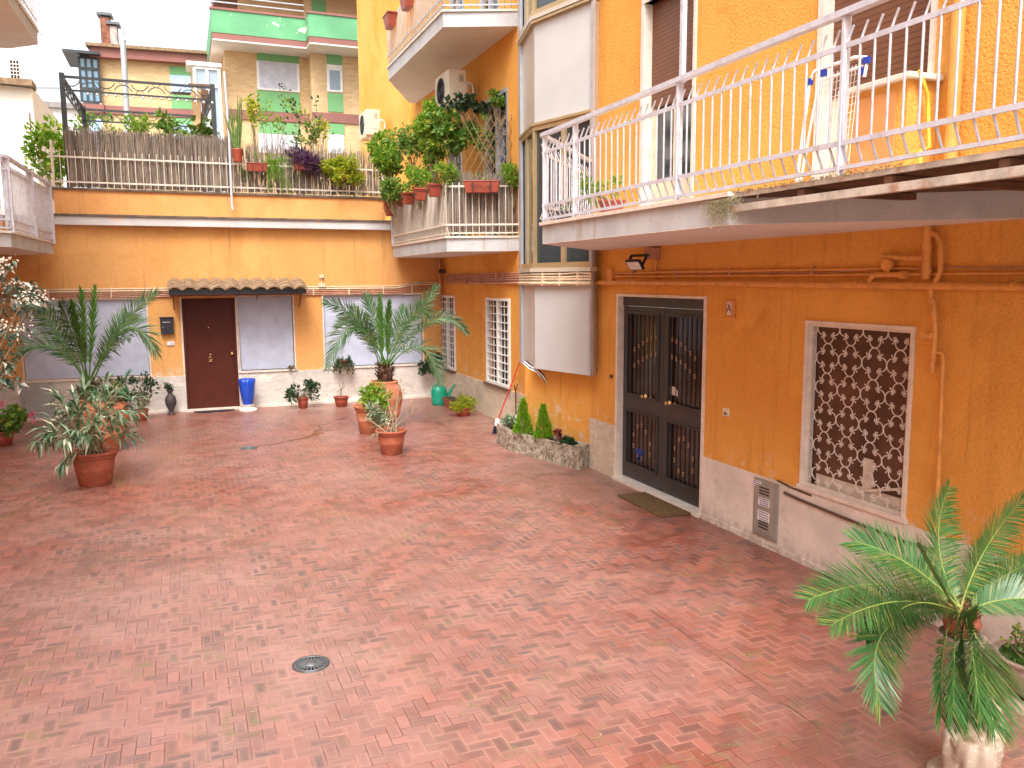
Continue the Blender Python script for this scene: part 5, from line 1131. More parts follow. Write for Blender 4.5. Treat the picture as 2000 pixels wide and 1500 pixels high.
def cypress(px, py_base, py_top, r, seed, lab):
    x_, y_ = (4.42, 10.55) if seed == 61 else (4.50, 10.12)
    zb_, zt_ = .26, at(px, py_top, 'y', y_).z; q = at(px, 800, 'y', y_); x_ = q.x
    t = thing('dwarf_cypress', (x_, y_, zb_), lab, 'conifer', 'dwarf cypresses in the stone trough'); random.seed(seed); m = MB(); h = zt_-zb_
    MB().tube([(x_, y_, zb_-.03), (x_, y_, zb_+h*.8)], [.015, .004], 6).build('trunk', M['stem'], t)
    for i in range(1900):
        f = random.random()**1.25; a = random.uniform(0, 6.283); rr = r*(1-f)**.8*(.55+.45*random.random())*(1+.15*math.sin(3*a+f*9)); p = Vector((x_+rr*math.cos(a), y_+rr*math.sin(a), zb_+.02+f*h*.93))
        v = Vector((math.cos(a)*.5, math.sin(a)*.5, 1))+rv(.25); m.leaf(p, v, rv(), random.uniform(.03, .075), .012, .2, 0)
    m.build('foliage', M['f_lime'], t)
cypress(1022, 855, 780, .13, 61, 'taller dwarf cypress at the far end of the stone trough')
cypress(1061, 865, 792, .125, 62, 'dwarf cypress in the middle of the stone trough')
t = thing('red_flower_plant', (4.6, 9.85, .26), 'dark red leaved flowering plant beside the cypresses in the trough', 'plant'); bush(t, at(1090, 848, 'y', 9.85)-Vector((0, 0, .02)), (.07, .06, .09), 110, .05, .03, M['f_redleaf'], 63, 6, stems=(4.62, 9.85, .25))
t = thing('trough_greenery', (4.6, 9.7, .26), 'low dark green plants filling the near end of the stone trough', 'plant'); bush(t, (4.64, 9.68, .30), (.10, .22, .05), 420, .06, .03, M['f_dark'], 64, 12); bush(t, (4.48, 10.3, .28), (.1, .4, .03), 260, .05, .012, M['f_mid'], 65, 12)
t = thing('trough_greenery', (4.45, 11.1, .3), 'pale green succulent at the far left end of the stone trough', 'plant'); bush(t, (4.42, 11.12, .36), (.10, .12, .12), 200, .08, .04, M['f_oleander'], 66, 8)
m = MB(); random.seed(68); 
for i in range(60): m.leaf(gp(988, 842)+rv(.04)+ZU*.05, rv()+ZU*.4, rv(), .05, .04)
tag(m.build('fallen_leaves', M['f_redleaf']), 'small heap of dark red leaves left of the stone trough', 'leaves', kind='stuff')
# broom and second pole
t = thing('broom', (4.5, 12.1, 0), 'broom with a red handle and navy bristles leaning against the wall', 'broom'); b0 = gp(972, 848); b0.y = 12.1; b0 = at(972, 842, 'y', 12.1); b0.z = .0
top = Vector((5.02, 12.35, 0)); top = at(1017, 703, 'x', 5.0); top = Vector((5.0, top.y, top.z)) ; top = at(1016, 704, 'y', 12.2)
m = MB(); s0 = b0+Vector((0, 0, .2)); m.tube([s0.lerp(top, .0), top], .012, 8); m.build('handle', M['red'], t)
m = MB(); m.tube([b0+Vector((0, 0, .24)), b0+Vector((0, 0, .13))], [.03, .055], 10); m.build('collar', M['white'], t)
m = MB(); random.seed(3)
for i in range(160):
    a = random.uniform(0, 6.28); r_ = random.random(); m.tube([b0+Vector((.05*r_*math.cos(a), .05*r_*math.sin(a), .15)), b0+Vector((.10*r_*math.cos(a), .07*r_*math.sin(a), .0))], .004, 3, False)
m.build('bristles', M['bristle'], t)
m = MB(); p0 = at(1008, 822, 'y', 12.25); m.tube([p0, at(1007, 765, 'y', 12.3), at(1005, 752, 'y', 12.3)], .010, 6); m.tube([at(1007, 765, 'y', 12.3), at(1011, 750, 'y', 12.3)], .008, 6); tag(m.build('garden_pole', M['pipe_dark']), 'short dark pole with a forked top standing right of the broom', 'pole')
# striped rag under the bay panel
random.seed(12); t_ = [at(1025, 706, 'y', 10.55), at(1036, 716, 'y', 10.4), at(1050, 723, 'y', 10.3), at(1060, 734, 'y', 10.2), at(1068, 747, 'y', 10.15)]
rag = thing('hanging_rag', t_[2], 'black and white frayed rag dangling from the bottom left of the bay panel', 'rag')
for k, (o1, mt) in enumerate(((0, 'white'), (.016, 'black'), (.028, 'white'), (-.012, 'black'))):
    m = MB(); m.tube([q+Vector((random.gauss(0, .006)-o1*.4, 0, -o1)) for q in t_], [.008, .010, .012, .009, .002], 6); m.build('strip', M[mt], rag)
# watering can
x, y = 4.62, 15.4; t = thing('watering_can', (x, y, 0), 'green plastic watering can in the corner below the window ledge', 'watering can')
m = MB(); m.lathe([(.15, 0), (.16, .01), (.165, .08), (.15, .26), (.125, .34), (.09, .36), (.085, .37), (.07, .36), (0, .36)], (x, y, 0), 28, sx=1, sy=.72); m.build('body', M['green_plastic'], t)
m = MB(); m.tube([(x+.12, y, .08), (x+.2, y, .2), (x+.26, y, .33), (x+.32, y, .39)], [.04, .03, .022, .02], 10); m.tube([(x+.13, y, .17), (x+.2, y, .27), (x+.3, y, .34)], [.012, .012, .012], 8); m.build('spout', M['green_plastic'], t)
m = MB(); m.tube([(x+.0, y, .35), (x-.03, y, .42), (x-.10, y, .42), (x-.155, y, .36), (x-.165, y, .2), (x-.15, y, .12)], .015, 8); m.build('handle', M['green_plastic'], t)
# long planter and yellow green pot in the corner
x, y = 4.80, 14.75; t = thing('window_box', (x, y, 0), 'long terracotta trough with bare soil on the ground right of the watering can', 'planter'); Wt_ = Wall((4.70, 14.4), (4.70, 15.25))
m = MB(); m.hexa([Vector((4.63, 14.45, 0)), Vector((4.80, 14.45, 0)), Vector((4.80, 15.15, 0)), Vector((4.63, 15.15, 0)), Vector((4.60, 14.40, .18)), Vector((4.83, 14.40, .18)), Vector((4.83, 15.2, .18)), Vector((4.60, 15.2, .18))]); m.build('box', M['plastic_pot'], t, bevel=.006)
m = MB(); m.box(4.615, 4.815, 14.42, 15.18, .18, .186); m.build('soil', M['soil'], t)
x, y = 4.62, 13.95; t = pot('potted_plant', x, y, .17, .16, 'low pot of frothy yellow green foliage by the wing wall', 'potted plant', M['plastic_pot']); bush(t, (x, y, .22), (.24, .2, .12), 900, .05, .03, M['f_yellow'], 71, 18, spread=.5)
# pots on the far window ledge
t = pot('potted_plant', 4.88, 16.2, .11, .17, 'small terracotta pot with a leafy plant on the ledge under the corner window', 'potted plant', M['plastic_pot'], z=.605); bush(t, (4.75, 16.15, .80), (.17, .13, .15), 420, .07, .035, M['f_dark'], 72, 10)
t = thing('leafy_plant', (4.62, 16.35, .6), 'dark leafy plant hanging below the corner window beside the ledge pot', 'plant'); bush(t, (4.60, 16.3, .66), (.2, .12, .16), 420, .07, .035, M['f_dark'], 73, 10)

# ------------------------------------------------------------ left edge plants
t = pot('potted_plant', -2.68, 14.2, .24, .24, 'red geranium bush in a wide red pot at the left edge of the court', 'potted plant', M['plastic_pot']); bush(t, (-2.62, 14.1, .44), (.42, .3, .20), 1300, .08, .06, M['f_mid'], 81, 22, stems=(-2.68, 14.2, .2)); bush(t, at(62, 812, 'y', 13.9), (.06, .05, .10), 46, .04, .03, M['f_pink'], 82, 6, name='flowers'); bush(t, at(12, 790, 'y', 13.8), (.16, .05, .03), 26, .04, .03, M['f_pink'], 83, 5, name='flowers')
t = thing('flowering_shrub', (-1.75, 6.6, 0), 'tall shrub with white edged leaves and pale blossom leaning in at the left edge', 'shrub')
y = 6.6; random.seed(84); lf = MB(); bl = MB(); st = MB(); ctr = at(-40, 900, 'y', y); ctr.z = 0
for (px, py, dy, fl) in [(10, 520, 0, 1), (25, 560, .1, 1), (45, 590, -.1, 1), (55, 570, .1, 0), (75, 588, 0, 1), (5, 610, .2, 0), (8, 645, 0, 1), (22, 655, .1, 0), (40, 652, -.1, 1), (-2, 690, .2, 0), (12, 700, 0, 0), (12, 725, -.1, 0), (8, 745, 0, 0), (-20, 560, .1, 1), (-20, 650, 0, 0), (-25, 720, .2, 0), (30, 600, .2, 1), (5, 580, .1, 0), (-5, 540, 0, 1), (60, 598, .1, 1), (18, 740, .1, 0)]:
    T = at(px, py, 'y', y+dy); A = ctr+Vector((-.2, 0, .6)); pts = bez(A, A.lerp(T, .5)+Vector((-.1, 0, .25)), T, 8); st.tube(pts, [.012*(1-.09*i) for i in range(9)], 5)
    for k in range(17): 
        p = T+rv(.032); lf.leaf(p, rv(.6)+Vector((.5, -.3, -.25)), rv(.3)+ZU, random.uniform(.045, .085), random.uniform(.022, .038), .15, .25)
    if fl:
        for k in range(26): bl.leaf(T+rv(.03)+ZU*.03+Vector((.02, -.06, 0)), rv()+ZU*.4, rv(), .02, .016, .3, .1)
lf.build('leaves', M['f_variegated'], t); bl.build('blossom', M['f_blossom'], t); st.build('stems', M['stem'], t)
MB().tube([(ctr.x-.9, ctr.y, 0), (ctr.x-.7, ctr.y, .4), ctr+Vector((-.2, 0, .62))], [.04, .035, .02], 8).build('trunk', M['stem'], t)

# ------------------------------------------------------------ drains and wet streak
def drain(x, y, r, lab, seed):
    t = thing('drain_cover', (x, y, 0), lab, 'drain cover', 'round drain covers in the paving'); m = MB(); m.lathe([(r*.95, .001), (r*.95, .006), (r*.86, .007), (r*.84, .003), (0, .003)], (x, y, 0), 40); m.build('rim', M['cast'], t)
    m = MB()
    for k in range(22):
        a = k*2*math.pi/22; d = Vector((math.cos(a), math.sin(a), 0)); c = Vector((x, y, .006)); m.bar(c+d*r*.30, c+d*r*.80, .010 if r < .13 else .011, .005)
    m.lathe([(r*.32, .003), (r*.32, .0085), (0, .0095)], (x, y, 0), 20); m.lathe([(r*.84, .003), (r*.84, .0085), (r*.78, .0085), (r*.78, .003)], (x, y, 0), 36); m.build('grate', plain('worn_steel', (.20, .22, .24), .5, metal=.5, var=.2), t)
    m = MB(); m.lathe([(r*1.06, .0035), (0, .0036)], (x, y, 0), 36) if False else m.lathe([(r*.80, .0042), (0, .0042)], (x, y, 0), 30); m.build('gap', M['black'], t)
drain(.645, 5.13, .125, 'round radial grate drain cover in the front of the paving', 1); drain(.80, 12.49, .13, 'small dull drain cover in the paving before the brown door', 2)

random.seed(77); m = MB(); pth = [gp(*q) for q in ((492, 874), (530, 868), (562, 862), (590, 856), (618, 848), (634, 838), (628, 830), (650, 822), (690, 812))]; wd = [.012, .015, .025, .05, .09, .10, .05, .02, .01]; L1, L2 = [], []
for i in range(len(pth)-1):
    for q in range(5):
        f = q/5; p = pth[i].lerp(pth[i+1], f); w_ = wd[i]*(1-f)+wd[i+1]*f; dd = (pth[i+1]-pth[i]).normalized(); s_ = Vector((-dd.y, dd.x, 0)); L1.append(p+s_*w_*random.uniform(.5, 1.3)+ZU*.004); L2.append(p-s_*w_*random.uniform(.5, 1.3)+ZU*.004)
m.grid([L1, L2], False); wet = NT('wet_paving'); wet.set(color=wet.mix(wet.noise(9), (.20, .055, .035), (.13, .04, .028)), rough=.2, spec=.6)
tag(m.build('water_trail', wet.m), kind='structure')
random.seed(78); m = MB()
for i in range(420):
    p = Vector((random.uniform(-3.2, 4.7), random.uniform(2.6, 16.2), .006)) if i < 150 else Vector((4.75-abs(random.gauss(0, .12)), random.uniform(2.5, 9.2), .006)) if i < 300 else Vector((random.gauss(4.3, .5), random.gauss(9.3, 1.2), .006))
    if p.x > 4.8: p.x = 4.7
    m.leaf(p, Vector((random.gauss(0, 1), random.gauss(0, 1), .1)), ZU+rv(.3), random.uniform(.012, .035), random.uniform(.008, .016), .3, .1)
tag(m.build('leaf_litter', M['f_dry']), 'tiny dry leaves and crumbs scattered over the red paving', 'leaf litter', kind='stuff')
# ------------------------------------------------------------ cycad, statue, urn
cy = 2.62; c0 = at(1880, 1200, 'y', cy)
st_t = thing('draped_statue', (3.40, cy, 0), 'aged marble draped column figure carrying the cycad pot at the lower right corner', 'statue')
sx_ = at(1900, 1440, 'y', cy).x
def fold(a, z): return 1+.07*math.sin(7*a+z*9)+.04*math.sin(13*a-z*14)+.05*math.sin(3*a+z*5)
MB().lathe([(.19, 0), (.19, .04), (.16, .05)], (sx_, cy, 0), 32).build('plinth', M['aged_marble'], st_t)
m = MB(); m.lathe([(.15, .0), (.14, .03), (.118, .08), (.122, .14), (.128, .20), (.120, .255), (.10, .27), (.075, .25)], (sx_, cy, 0), 72, fn=fold); m.build('drapery', M['aged_marble'], st_t)
m = MB(); m.lathe([(.07, .1), (.07, .22), (.066, .30), (.075, .36), (.10, .40), (.11, .43), (.09, .45), (0, .45)], (sx_, cy, 0), 36, fn=lambda a, z: 1+.03*math.sin(4*a)); m.build('column', M['aged_marble'], st_t)
m = MB(); vx = Vector((1, 0, 0)); vy = Vector((0, 1, 0)); ring = []
for i in range(33):
    a = 2*math.pi*i/32; rr = .088; ring.append(Vector((sx_+rr*math.cos(a)*1.02, cy+rr*math.sin(a), .275+.05*math.cos(a-.5)-.035*math.sin(a+.0)*-1)))
m.tube(ring, [.026+.006*math.sin(i*.9) for i in range(33)], 12, False); m.build('drapery_roll', M['aged_marble'], st_t)
m = MB(); random.seed(9)
for k in range(7):
    a = -.75+.22*k; x1_ = sx_+.10*math.cos(a*.9); y1_ = cy+.10*math.sin(a*.9); m.tube([(x1_-.02, y1_, .44), (x1_+.01, y1_, .36), (x1_+.018, y1_-.004, .25), (x1_+.01, y1_, .1), (x1_+.02, y1_, 0)], [.012, .02, .024, .022, .02], 8)
m.build('hanging_folds', M['aged_marble'], st_t)
t = thing('cycad', (c0.x, cy, c0.z-.1), 'sago cycad with long arching blue green fronds above the marble statue', 'cycad')
MB().lathe([(.0, -.34), (.06, -.34), (.085, -.22), (.10, -.12), (.105, -.10), (.095, -.09), (.09, -.12), (0, -.12)], c0, 32).build('pot', M['aged_marble'], t)
m = MB(); m.lathe([(.06, -.10), (.085, -.04), (.06, .01), (0, .03)], c0, 16)
random.seed(90)
for i in range(60): a = random.uniform(0, 6.28); p = c0+Vector((math.cos(a)*.05, math.sin(a)*.05, random.uniform(-.06, .01))); m.leaf(p, Vector((math.cos(a)*.5, math.sin(a)*.5, 1)), rv(), .06, .02)
m.build('stem', plain('rusty_brown_stem', (.22, .06, .03), .9), t)
def cyf(C, T, dy, L=.17, n=125, dyc=None, **k):
    A = c0+Vector((random.uniform(-.02, .02), random.uniform(-.02, .02), 0)); Cc = at(C[0], C[1], 'y', cy+(dy*.5 if dyc is None else dyc)); Tt = at(T[0], T[1], 'y', cy+dy); leaf = MB(); st = MB()
    kk = dict(W=.0062, vee=.28, jit=.04, ang=66, start=.14, rs=.006, tip=.45, droop=.1); kk.update(k)
    kk.setdefault('normal', (ZU*.6-FW*.6).normalized()); frond(leaf, st, bez(A, Cc, Tt, 16), n=n, L=L*1.25, **kk); f = leaf.build('frond', M['f_cycad'], t); st.build('rachis', plain('rachis_green', (.22, .28, .06), .5), f)
cyf((1800, 1080), (1852, 952), .55, .15, normal=-FW)
cyf((1780, 1080), (1668, 1058), .35); cyf((1740, 1100), (1578, 1172), .05); cyf((1750, 1140), (1622, 1222), -.15); cyf((1760, 1150), (1690, 1250), -.1, .12)
cyf((1660, 1170), (1720, 1378), -.25, .15); cyf((1835, 1210), (1838, 1400), -.45, .21, normal=-FW, ang=48, n=110); cyf((1905, 1190), (1940, 1415), -.5, .22, normal=-FW, ang=48, n=110); cyf((1875, 1200), (1890, 1400), -.4, .19, normal=-FW, ang=45, n=110)
cyf((1862, 1200), (1860, 1395), -.5, .22, normal=-FW, ang=46, n=110); cyf((1890, 1190), (1915, 1400), -.55, .20, normal=-FW, ang=46, n=110)
cyf((1900, 1080), (2005, 965), .3, .14, normal=-FW); cyf((1920, 1130), (2040, 1090), .2, .13); cyf((1930, 1150), (2050, 1075), .5, .12); cyf((1830, 1110), (1760, 1100), .5, .12); cyf((1905, 1110), (1925, 1060), .7, .12); cyf((1820, 1120), (1790, 1060), -.2, .12)
cyf((1960, 1150), (2060, 1180), -.2, .13); cyf((1800, 1160), (1760, 1190), -.45, .11)
# urn
ux = at(2022, 1300, 'y', 3.0); x, y, zt_ = ux.x, 3.0, at(2000, 1286, 'y', 3.0).z
t = thing('stone_urn', (x, y, 0), 'mossy stone urn with small weeds at the right edge behind the cycad', 'urn'); h = zt_
MB().lathe([(.14, 0), (.14, .05), (.10, .07), (.09, h-.42), (.12, h-.40), (.05, h-.36), (.045, h-.30), (.07, h-.25), (.13, h-.19), (.175, h-.08), (.185, h-.06), (.18, h-.045), (.20, h-.03), (.215, h-.01), (.21, h), (.185, h-.005), (.17, h-.03), (0, h-.02)], (x, y, 0), 40).build('urn', M['aged_marble'], t)
random.seed(91); m = MB()
for i in range(1100): 
    a = random.uniform(0, 6.28); r_ = .18*random.random()**.5; m.leaf(Vector((x+r_*math.cos(a), y+r_*math.sin(a), h-.02)), rv(.5)+ZU, rv(), .025, .012)
tag(m.build('moss', M['moss'], t), kind='stuff'); bush(t, (x-.03, y+.08, h+.10), (.12, .06, .08), 60, .03, .022, M['f_mid'], 92, 8, stems=(x, y, h-.02), name='weeds')
# ------------------------------------------------------------ pergola on the terrace
t = thing('pergola', (-.5, 17, 3.6), 'black metal pergola frame with scrolled beams above the reed screen', 'pergola'); yf, yr = 17.0, 20.0
xl, xr = -1.78, .74; xrl, xrr = at(163, 211, 'y', yr).x, .6; zt, zb = 6.07, 5.84
for (x_, y_) in ((xl, yf), (xr, yf), (xrl, yr), (xrr, yr)):
    m = MB(); m.box(x_-.04, x_+.04, y_-.04, y_+.04, 3.62, zt+.06); m.build('post', M['iron_dark'], t)
for (p, q) in (((xl, yf), (xr, yf)), ((xl, yf), (xrl, yr)), ((xrl, yr), (xrr, yr)), ((xr, yf), (xrr, yr))):
    P0, P1 = Vector((*p, 0)), Vector((*q, 0)); m = MB(); m.bar(P0+ZU*zt, P1+ZU*zt, .05, .04); m.bar(P0+ZU*zb, P1+ZU*zb, .03, .03); L_ = (P1-P0).length; d = (P1-P0).normalized(); k = int(L_/.26)
    for i in range(k):
        c = P0+d*(L_*(i+.5)/k)+ZU*((zt+zb)/2+(.0)); r_ = .115
        m.tube(arc(c+ZU*(-.11 if i % 2 else .11), .15, .3 if i % 2 else -.3, math.pi-.3 if i % 2 else -math.pi+.3, d, ZU, 10), .011, 4)
        m.tube(arc(c+ZU*(.11 if i % 2 else -.11), .07, 0, math.pi*(-1 if i % 2 else 1), d, ZU, 6), .006, 4)
    m.build('beam', M['iron_dark'], t)
random.seed(14); t2 = thing('string_lights', (-.5, 17, 5.8), 'string of small round lights hanging along the front beam of the pergola', 'string lights'); m = MB(); pts = [Vector((xl+.35+i*.05, yf-.03, 5.80+.02*math.sin(i*2.1))) for i in range(44)]; m.tube(pts, .004, 4); m.build('cord', M['black'], t2); m = MB()
for i in range(1, 44, 3): m.lathe([(0, -.05), (.02, -.04), (.025, -.02), (.01, .0)], pts[i], 8)
tag(m.build('bulbs', M['white'], t2))
t = thing('folded_awning', (.5, 17.2, 5.2), 'brown and sand canvas curtain gathered at the right post of the pergola', 'awning')
for k, (pp, mt) in enumerate(([[(375, 172), (383, 178), (384, 225), (378, 225)], 'cloth'], [[(386, 175), (393, 175), (392, 240), (381, 246)], 'cloth'], [[(392, 172), (408, 176), (400, 215), (396, 240)], 'cloth_dark'], [[(368, 162), (412, 164), (414, 171), (368, 170)], 'cloth_dark'])):
    m = MB(); fr_ = [at(a, b, 'y', 17.15) for a, b in pp]; bk = [q+Vector((0, .06, 0)) for q in fr_]; n = 4; m.add(fr_+bk, [(0, 1, 2, 3), (7, 6, 5, 4)]+[(i, (i+1) % 4, 4+(i+1) % 4, 4+i) for i in range(4)]); m.build('canvas', M[mt], t, bevel=.01)
# tall white pole leaning in front of parapet
m = MB(); m.tube([at(438, 140, 'y', 16.45), at(447, 260, 'y', 16.45), at(453, 400, 'y', 16.42), at(455, 410, 'y', 16.42)], .022, 8); tag(m.build('white_pole', M['white_iron']), 'slim white pole rising from the parapet between the two reed screens', 'pole')
m = MB(); m.tube([at(240, 78, 'y', 30), at(250, 260, 'y', 30)], .09, 10); m.tube([at(241, 70, 'y', 30), at(240, 60, 'y', 30)], .03, 6); tag(m.build('drainpipe', M['grey_metal']), 'long grey standpipe crossing the brick wing behind the pergola', 'pipe')
m = MB(); p0, p1 = at(-5, 162, 'y', 16.7), at(118, 172, 'y', 16.9); m.tube([p0, p0.lerp(p1, .5)-ZU*.04, p1], .008, 5); tag(m.build('overhead_cable', M['black']), 'thin dark cable strung from the left building to the pergola', 'cable')
# plants on the terrace
def tb(name, px, py, y, R3, n, L, W, mat, seed, lab, cat='plant', base=None, ncl=12, **k):
    c = at(px, py, 'y', y); t = thing(name, (c.x, y, c.z-R3[2]), lab, cat); bush(t, c, R3, n, L, W, mat, seed, ncl, stems=base or (c.x, y, c.z-R3[2]-.3), **k); return t
tb('shrub', 262, 252, 17.8, (.45, .25, .22), 420, .12, .03, M['f_bright'], 101, 'light green shrub showing over the top of the dense reed screen', 'shrub')
tb('shrub', 325, 245, 18.2, (.22, .2, .22), 120, .16, .07, M['f_mid'], 102, 'broad leaved shrub rising over the reed screen near the pergola middle', 'shrub')
tb('shrub', 395, 255, 17.6, (.25, .2, .28), 220, .14, .08, M['f_mid'], 103, 'dark leafy shrub at the right foot of the pergola post', 'shrub')
tb('shrub', 345, 262, 18.6, (.3, .2, .15), 200, .09, .05, M['f_bright'], 104, 'small bright shrub low behind the pergola middle', 'shrub')
tb('shrub', 102, 300, 18.6, (.55, .4, .65), 900, .13, .07, M['f_bright'], 105, 'bright bush between the left balcony and the terrace railing', 'shrub', ncl=20)
tb('shrub', 175, 248, 21.5, (.55, .3, .35), 220, .14, .06, M['f_mid'], 106, 'pale bush at the rear left corner of the pergola', 'shrub')
# snake-like cactus in a hanging pot
c = at(464, 304, 'y', 16.4); t = thing('hanging_planter', (c.x, 16.4, c.z-.1), 'tall spiky cactus in a round pot hooked on the railing beside the white pole', 'hanging planter')
MB().lathe([(.075, -.11), (.10, .10), (.105, .12), (.09, .12), (.085, .09), (0, .09)], c, 20).build('pot', M['plastic_pot'], t); random.seed(107); m = MB()
for i in range(22):
    a = random.uniform(-1, 1); h = random.uniform(.45, 1.05); p = c+Vector((a*.05, random.uniform(-.04, .04), .08)); m.tube([p, p+Vector((a*.07, 0, h*.5)), p+Vector((a*.13+random.gauss(0, .03), 0, h))], [.016, .014, .003], 5)
m.build('stems', plain('cactus_green', (.12, .20, .04), .6, var=.3, vs=20), t)
def railbox(px, py, w_, lab, leafmat, seed, R3, n, L, W, ncl=12, dz=.1, W_=WB, o=.13, boxh=.14, trail=0, name='hanging_planter', dx=0):
    u, z = W_.uz(px, py, o); t = thing(name, W_.w(u, z-boxh/2, o), lab, 'hanging planter')
    m = MB(); hw = w_/2; q = []
    for (zz, s, d) in ((z-boxh/2, .9, .06), (z+boxh/2, 1, .085)): q += [W_.w(u-hw*s, zz, o-d), W_.w(u+hw*s, zz, o-d), W_.w(u+hw*s, zz, o+d), W_.w(u-hw*s, zz, o+d)]
    m.hexa(q); W_.box(m, u-hw-.01, u+hw+.01, z+boxh/2, z+boxh/2+.018, o-.095, o+.095); m.build('box', M['plastic_pot'], t, bevel=.008)
    m = MB(); W_.box(m, u-hw+.01, u+hw-.01, z+boxh/2+.018, z+boxh/2+.022, o-.08, o+.08); m.build('soil', M['soil'], t)
    m = MB()
    for e in (-hw*.5, hw*.5): m.bar(W_.w(u+e, z-boxh/2-.02, o+.1), W_.w(u+e, z+boxh/2, o+.1), .012, .006); m.bar(W_.w(u+e, z-boxh/2-.02, o+.1), W_.w(u+e, z-boxh/2-.02, 0), .012, .006); m.bar(W_.w(u+e, z+boxh/2-.04, o+.1), W_.w(u+e, z+boxh/2-.04, 0.02), .008, .004)
    m.build('bracket', M['iron_dark'], t)
    if n: bush(t, W_.w(u+dx, z+boxh/2+dz, o), R3, n, L, W, leafmat, seed, ncl, stems=W_.w(u, z+boxh/2, o), spread=.55)
    return t, u, z
t, u, z = railbox(502, 328, .36, 'red window box with feathery asparagus fern trailing from the terrace railing', M['f_bright'], 111, (.1, .1, .1), 60, .07, .01)
random.seed(112); m = MB()
for i in range(44):
    p0 = WB.w(u+.12+random.uniform(-.05, .2), z+.1, .15); e = p0+Vector((random.uniform(.0, .38), random.uniform(-.12, .05), random.uniform(-.55, .15))); pts = bez(p0, (p0+e)/2+Vector((.08, -.05, .16)), e, 9)
    m.tube(pts, .003, 3)
    for q in pts[2:]:
        for _ in range(5): m.leaf(q+rv(.01), rv(.7)-ZU*.2, rv(), .05, .006)
m.build('fern', M['f_lime'], t)
railbox(592, 325, .34, 'window box of dark purple foliage on the terrace railing', M['f_purple'], 113, (.32, .15, .2), 1100, .13, .026, ncl=20, dz=.0)
railbox(672, 345, .34, 'window box with a large yellow green jade bush on the terrace railing', M['f_yellow'], 114, (.46, .2, .26), 2800, .06, .045, ncl=34, dz=.04)
m_ = tb('climbing_plant', 535, 225, 17.4, (.62, .25, .45), 230, .08, .045, M['f_bright'], 115, 'thin climbing plant with sparse leaves above the ragged reed screen', base=at(530, 330, 'y', 17.3))
tb('shrub', 490, 215, 17.5, (.16, .15, .22), 240, .08, .05, M['f_yellow'], 116, 'yellow leaved shrub right of the hanging cactus', 'shrub', base=at(500, 320, 'y', 17.4))
tb('lemon_tree', 595, 262, 17.2, (.36, .22, .36), 190, .11, .05, M['f_mid'], 117, 'young lemon tree standing behind the thin reed screen', 'tree', base=at(600, 360, 'y', 17.2))
tb('lemon_tree', 628, 250, 17.3, (.20, .15, .20), 130, .10, .045, M['f_yellow'], 118, 'small yellowish citrus at the right of the lemon tree', 'tree', base=at(620, 360, 'y', 17.2))
tb('shrub', 555, 345, 17.5, (.95, .2, .34), 1300, .10, .05, M['f_bright'], 119, 'light green plants seen through the gaps of the thin reed screen', 'shrub')
random.seed(120); t = thing('bare_vine', at(560, 250, 'y', 17.0), 'tall thin vine stems with a few dark leaves above the terrace flower boxes', 'vine'); m = MB(); l = MB()
for (a, b) in (((545, 350), (545, 168)), ((600, 330), (615, 185)), ((560, 330), (575, 200)), ((590, 300), (555, 165))):
    pts = bez(at(*a, 'y', 17), at((a[0]+b[0])/2+20, 250, 'y', 17), at(*b, 'y', 17), 12); m.tube(pts, .006, 4)
    for q in pts[4:]:
        for _ in range(2): l.leaf(q+rv(.03), rv(), rv(), .09, .05)
m.build('stems', M['stem'], t); l.build('leaves', M['f_dark'], t)

# ------------------------------------------------------------ mid balcony: pots, plants, air conditioners
pr_ = thing('square_planter', (0, 0, 0), '', 'hanging planter')
random.seed(130); sq = []
for i, (px, py) in enumerate(((848, 372), (821, 380), (797, 388), (775, 393), (760, 400), (762, 412))):
    u, z = W2a.uz(px, py, .12); c = W2a.w(u, z, .12)
    lab = ['first square pot from the near corner on the side railing of the mid balcony', 'second square pot from the near corner on the mid balcony railing', 'third square pot from the near corner on the mid balcony railing', 'fourth square pot from the near corner on the mid balcony railing', 'fifth square pot, the farthest on the mid balcony railing', 'lowest square pot hung under the farthest one on the mid balcony railing'][i]
    if i == 0:
        pr_.location = c; pr_['label'] = lab; pr_['group'] = 'square pots hooked on the mid balcony railing'
        m = MB(); s = .10; q = [c+Vector((a*s*k, b*s*k, h)) for (k, h) in ((.72, -.10), (1, .07)) for (a, b) in ((-1, -1), (1, -1), (1, 1), (-1, 1))]; m.hexa(q); m.box(c.x-s*1.1, c.x+s*1.1, c.y-s*1.1, c.y+s*1.1, c.z+.07, c.z+.10); m.build('pot', M['plastic_pot'], pr_, bevel=.01)
        m = MB(); m.box(c.x-s*.9, c.x+s*.9, c.y-s*.9, c.y+s*.9, c.z+.10, c.z+.105); m.build('soil', M['soil'], pr_)
        m = MB(); 
        for e in (-.05, .05): m.tube([c+Vector((-.10, e, -.02)), c+Vector((-.085, e*.3, .04)), c+Vector((-.10, 0, .0))], .005, 4)
        m.bar(c+Vector((-.115, -.10, .05)), c+Vector((.10, -.10, .05)), .006); m.bar(c+Vector((-.115, .11, .05)), c+Vector((.10, .11, .05)), .006); m.build('bracket', M['iron_dark'], pr_)
        o = pr_
    else: o = copy_tree(pr_); o.location = c; o['label'] = lab
    o['category'] = 'hanging planter'
t, u, z = railbox(941, 366, .56, 'long terracotta window box in a scrolled bracket on the near railing of the mid balcony', M['f_mid'], 131, (.2, .08, .06), 30, .05, .02, W_=W2b, o=.11, boxh=.17)
m = MB()
for sg in (-1, 1): m.tube([W2b.w(u+sg*.13+sg*.045*math.cos(q*.7)*(1-q*.07), z+.03*-sg*.3+.045*math.sin(q*.7)*(1-q*.07), .205) for q in range(10)], .004, 4)
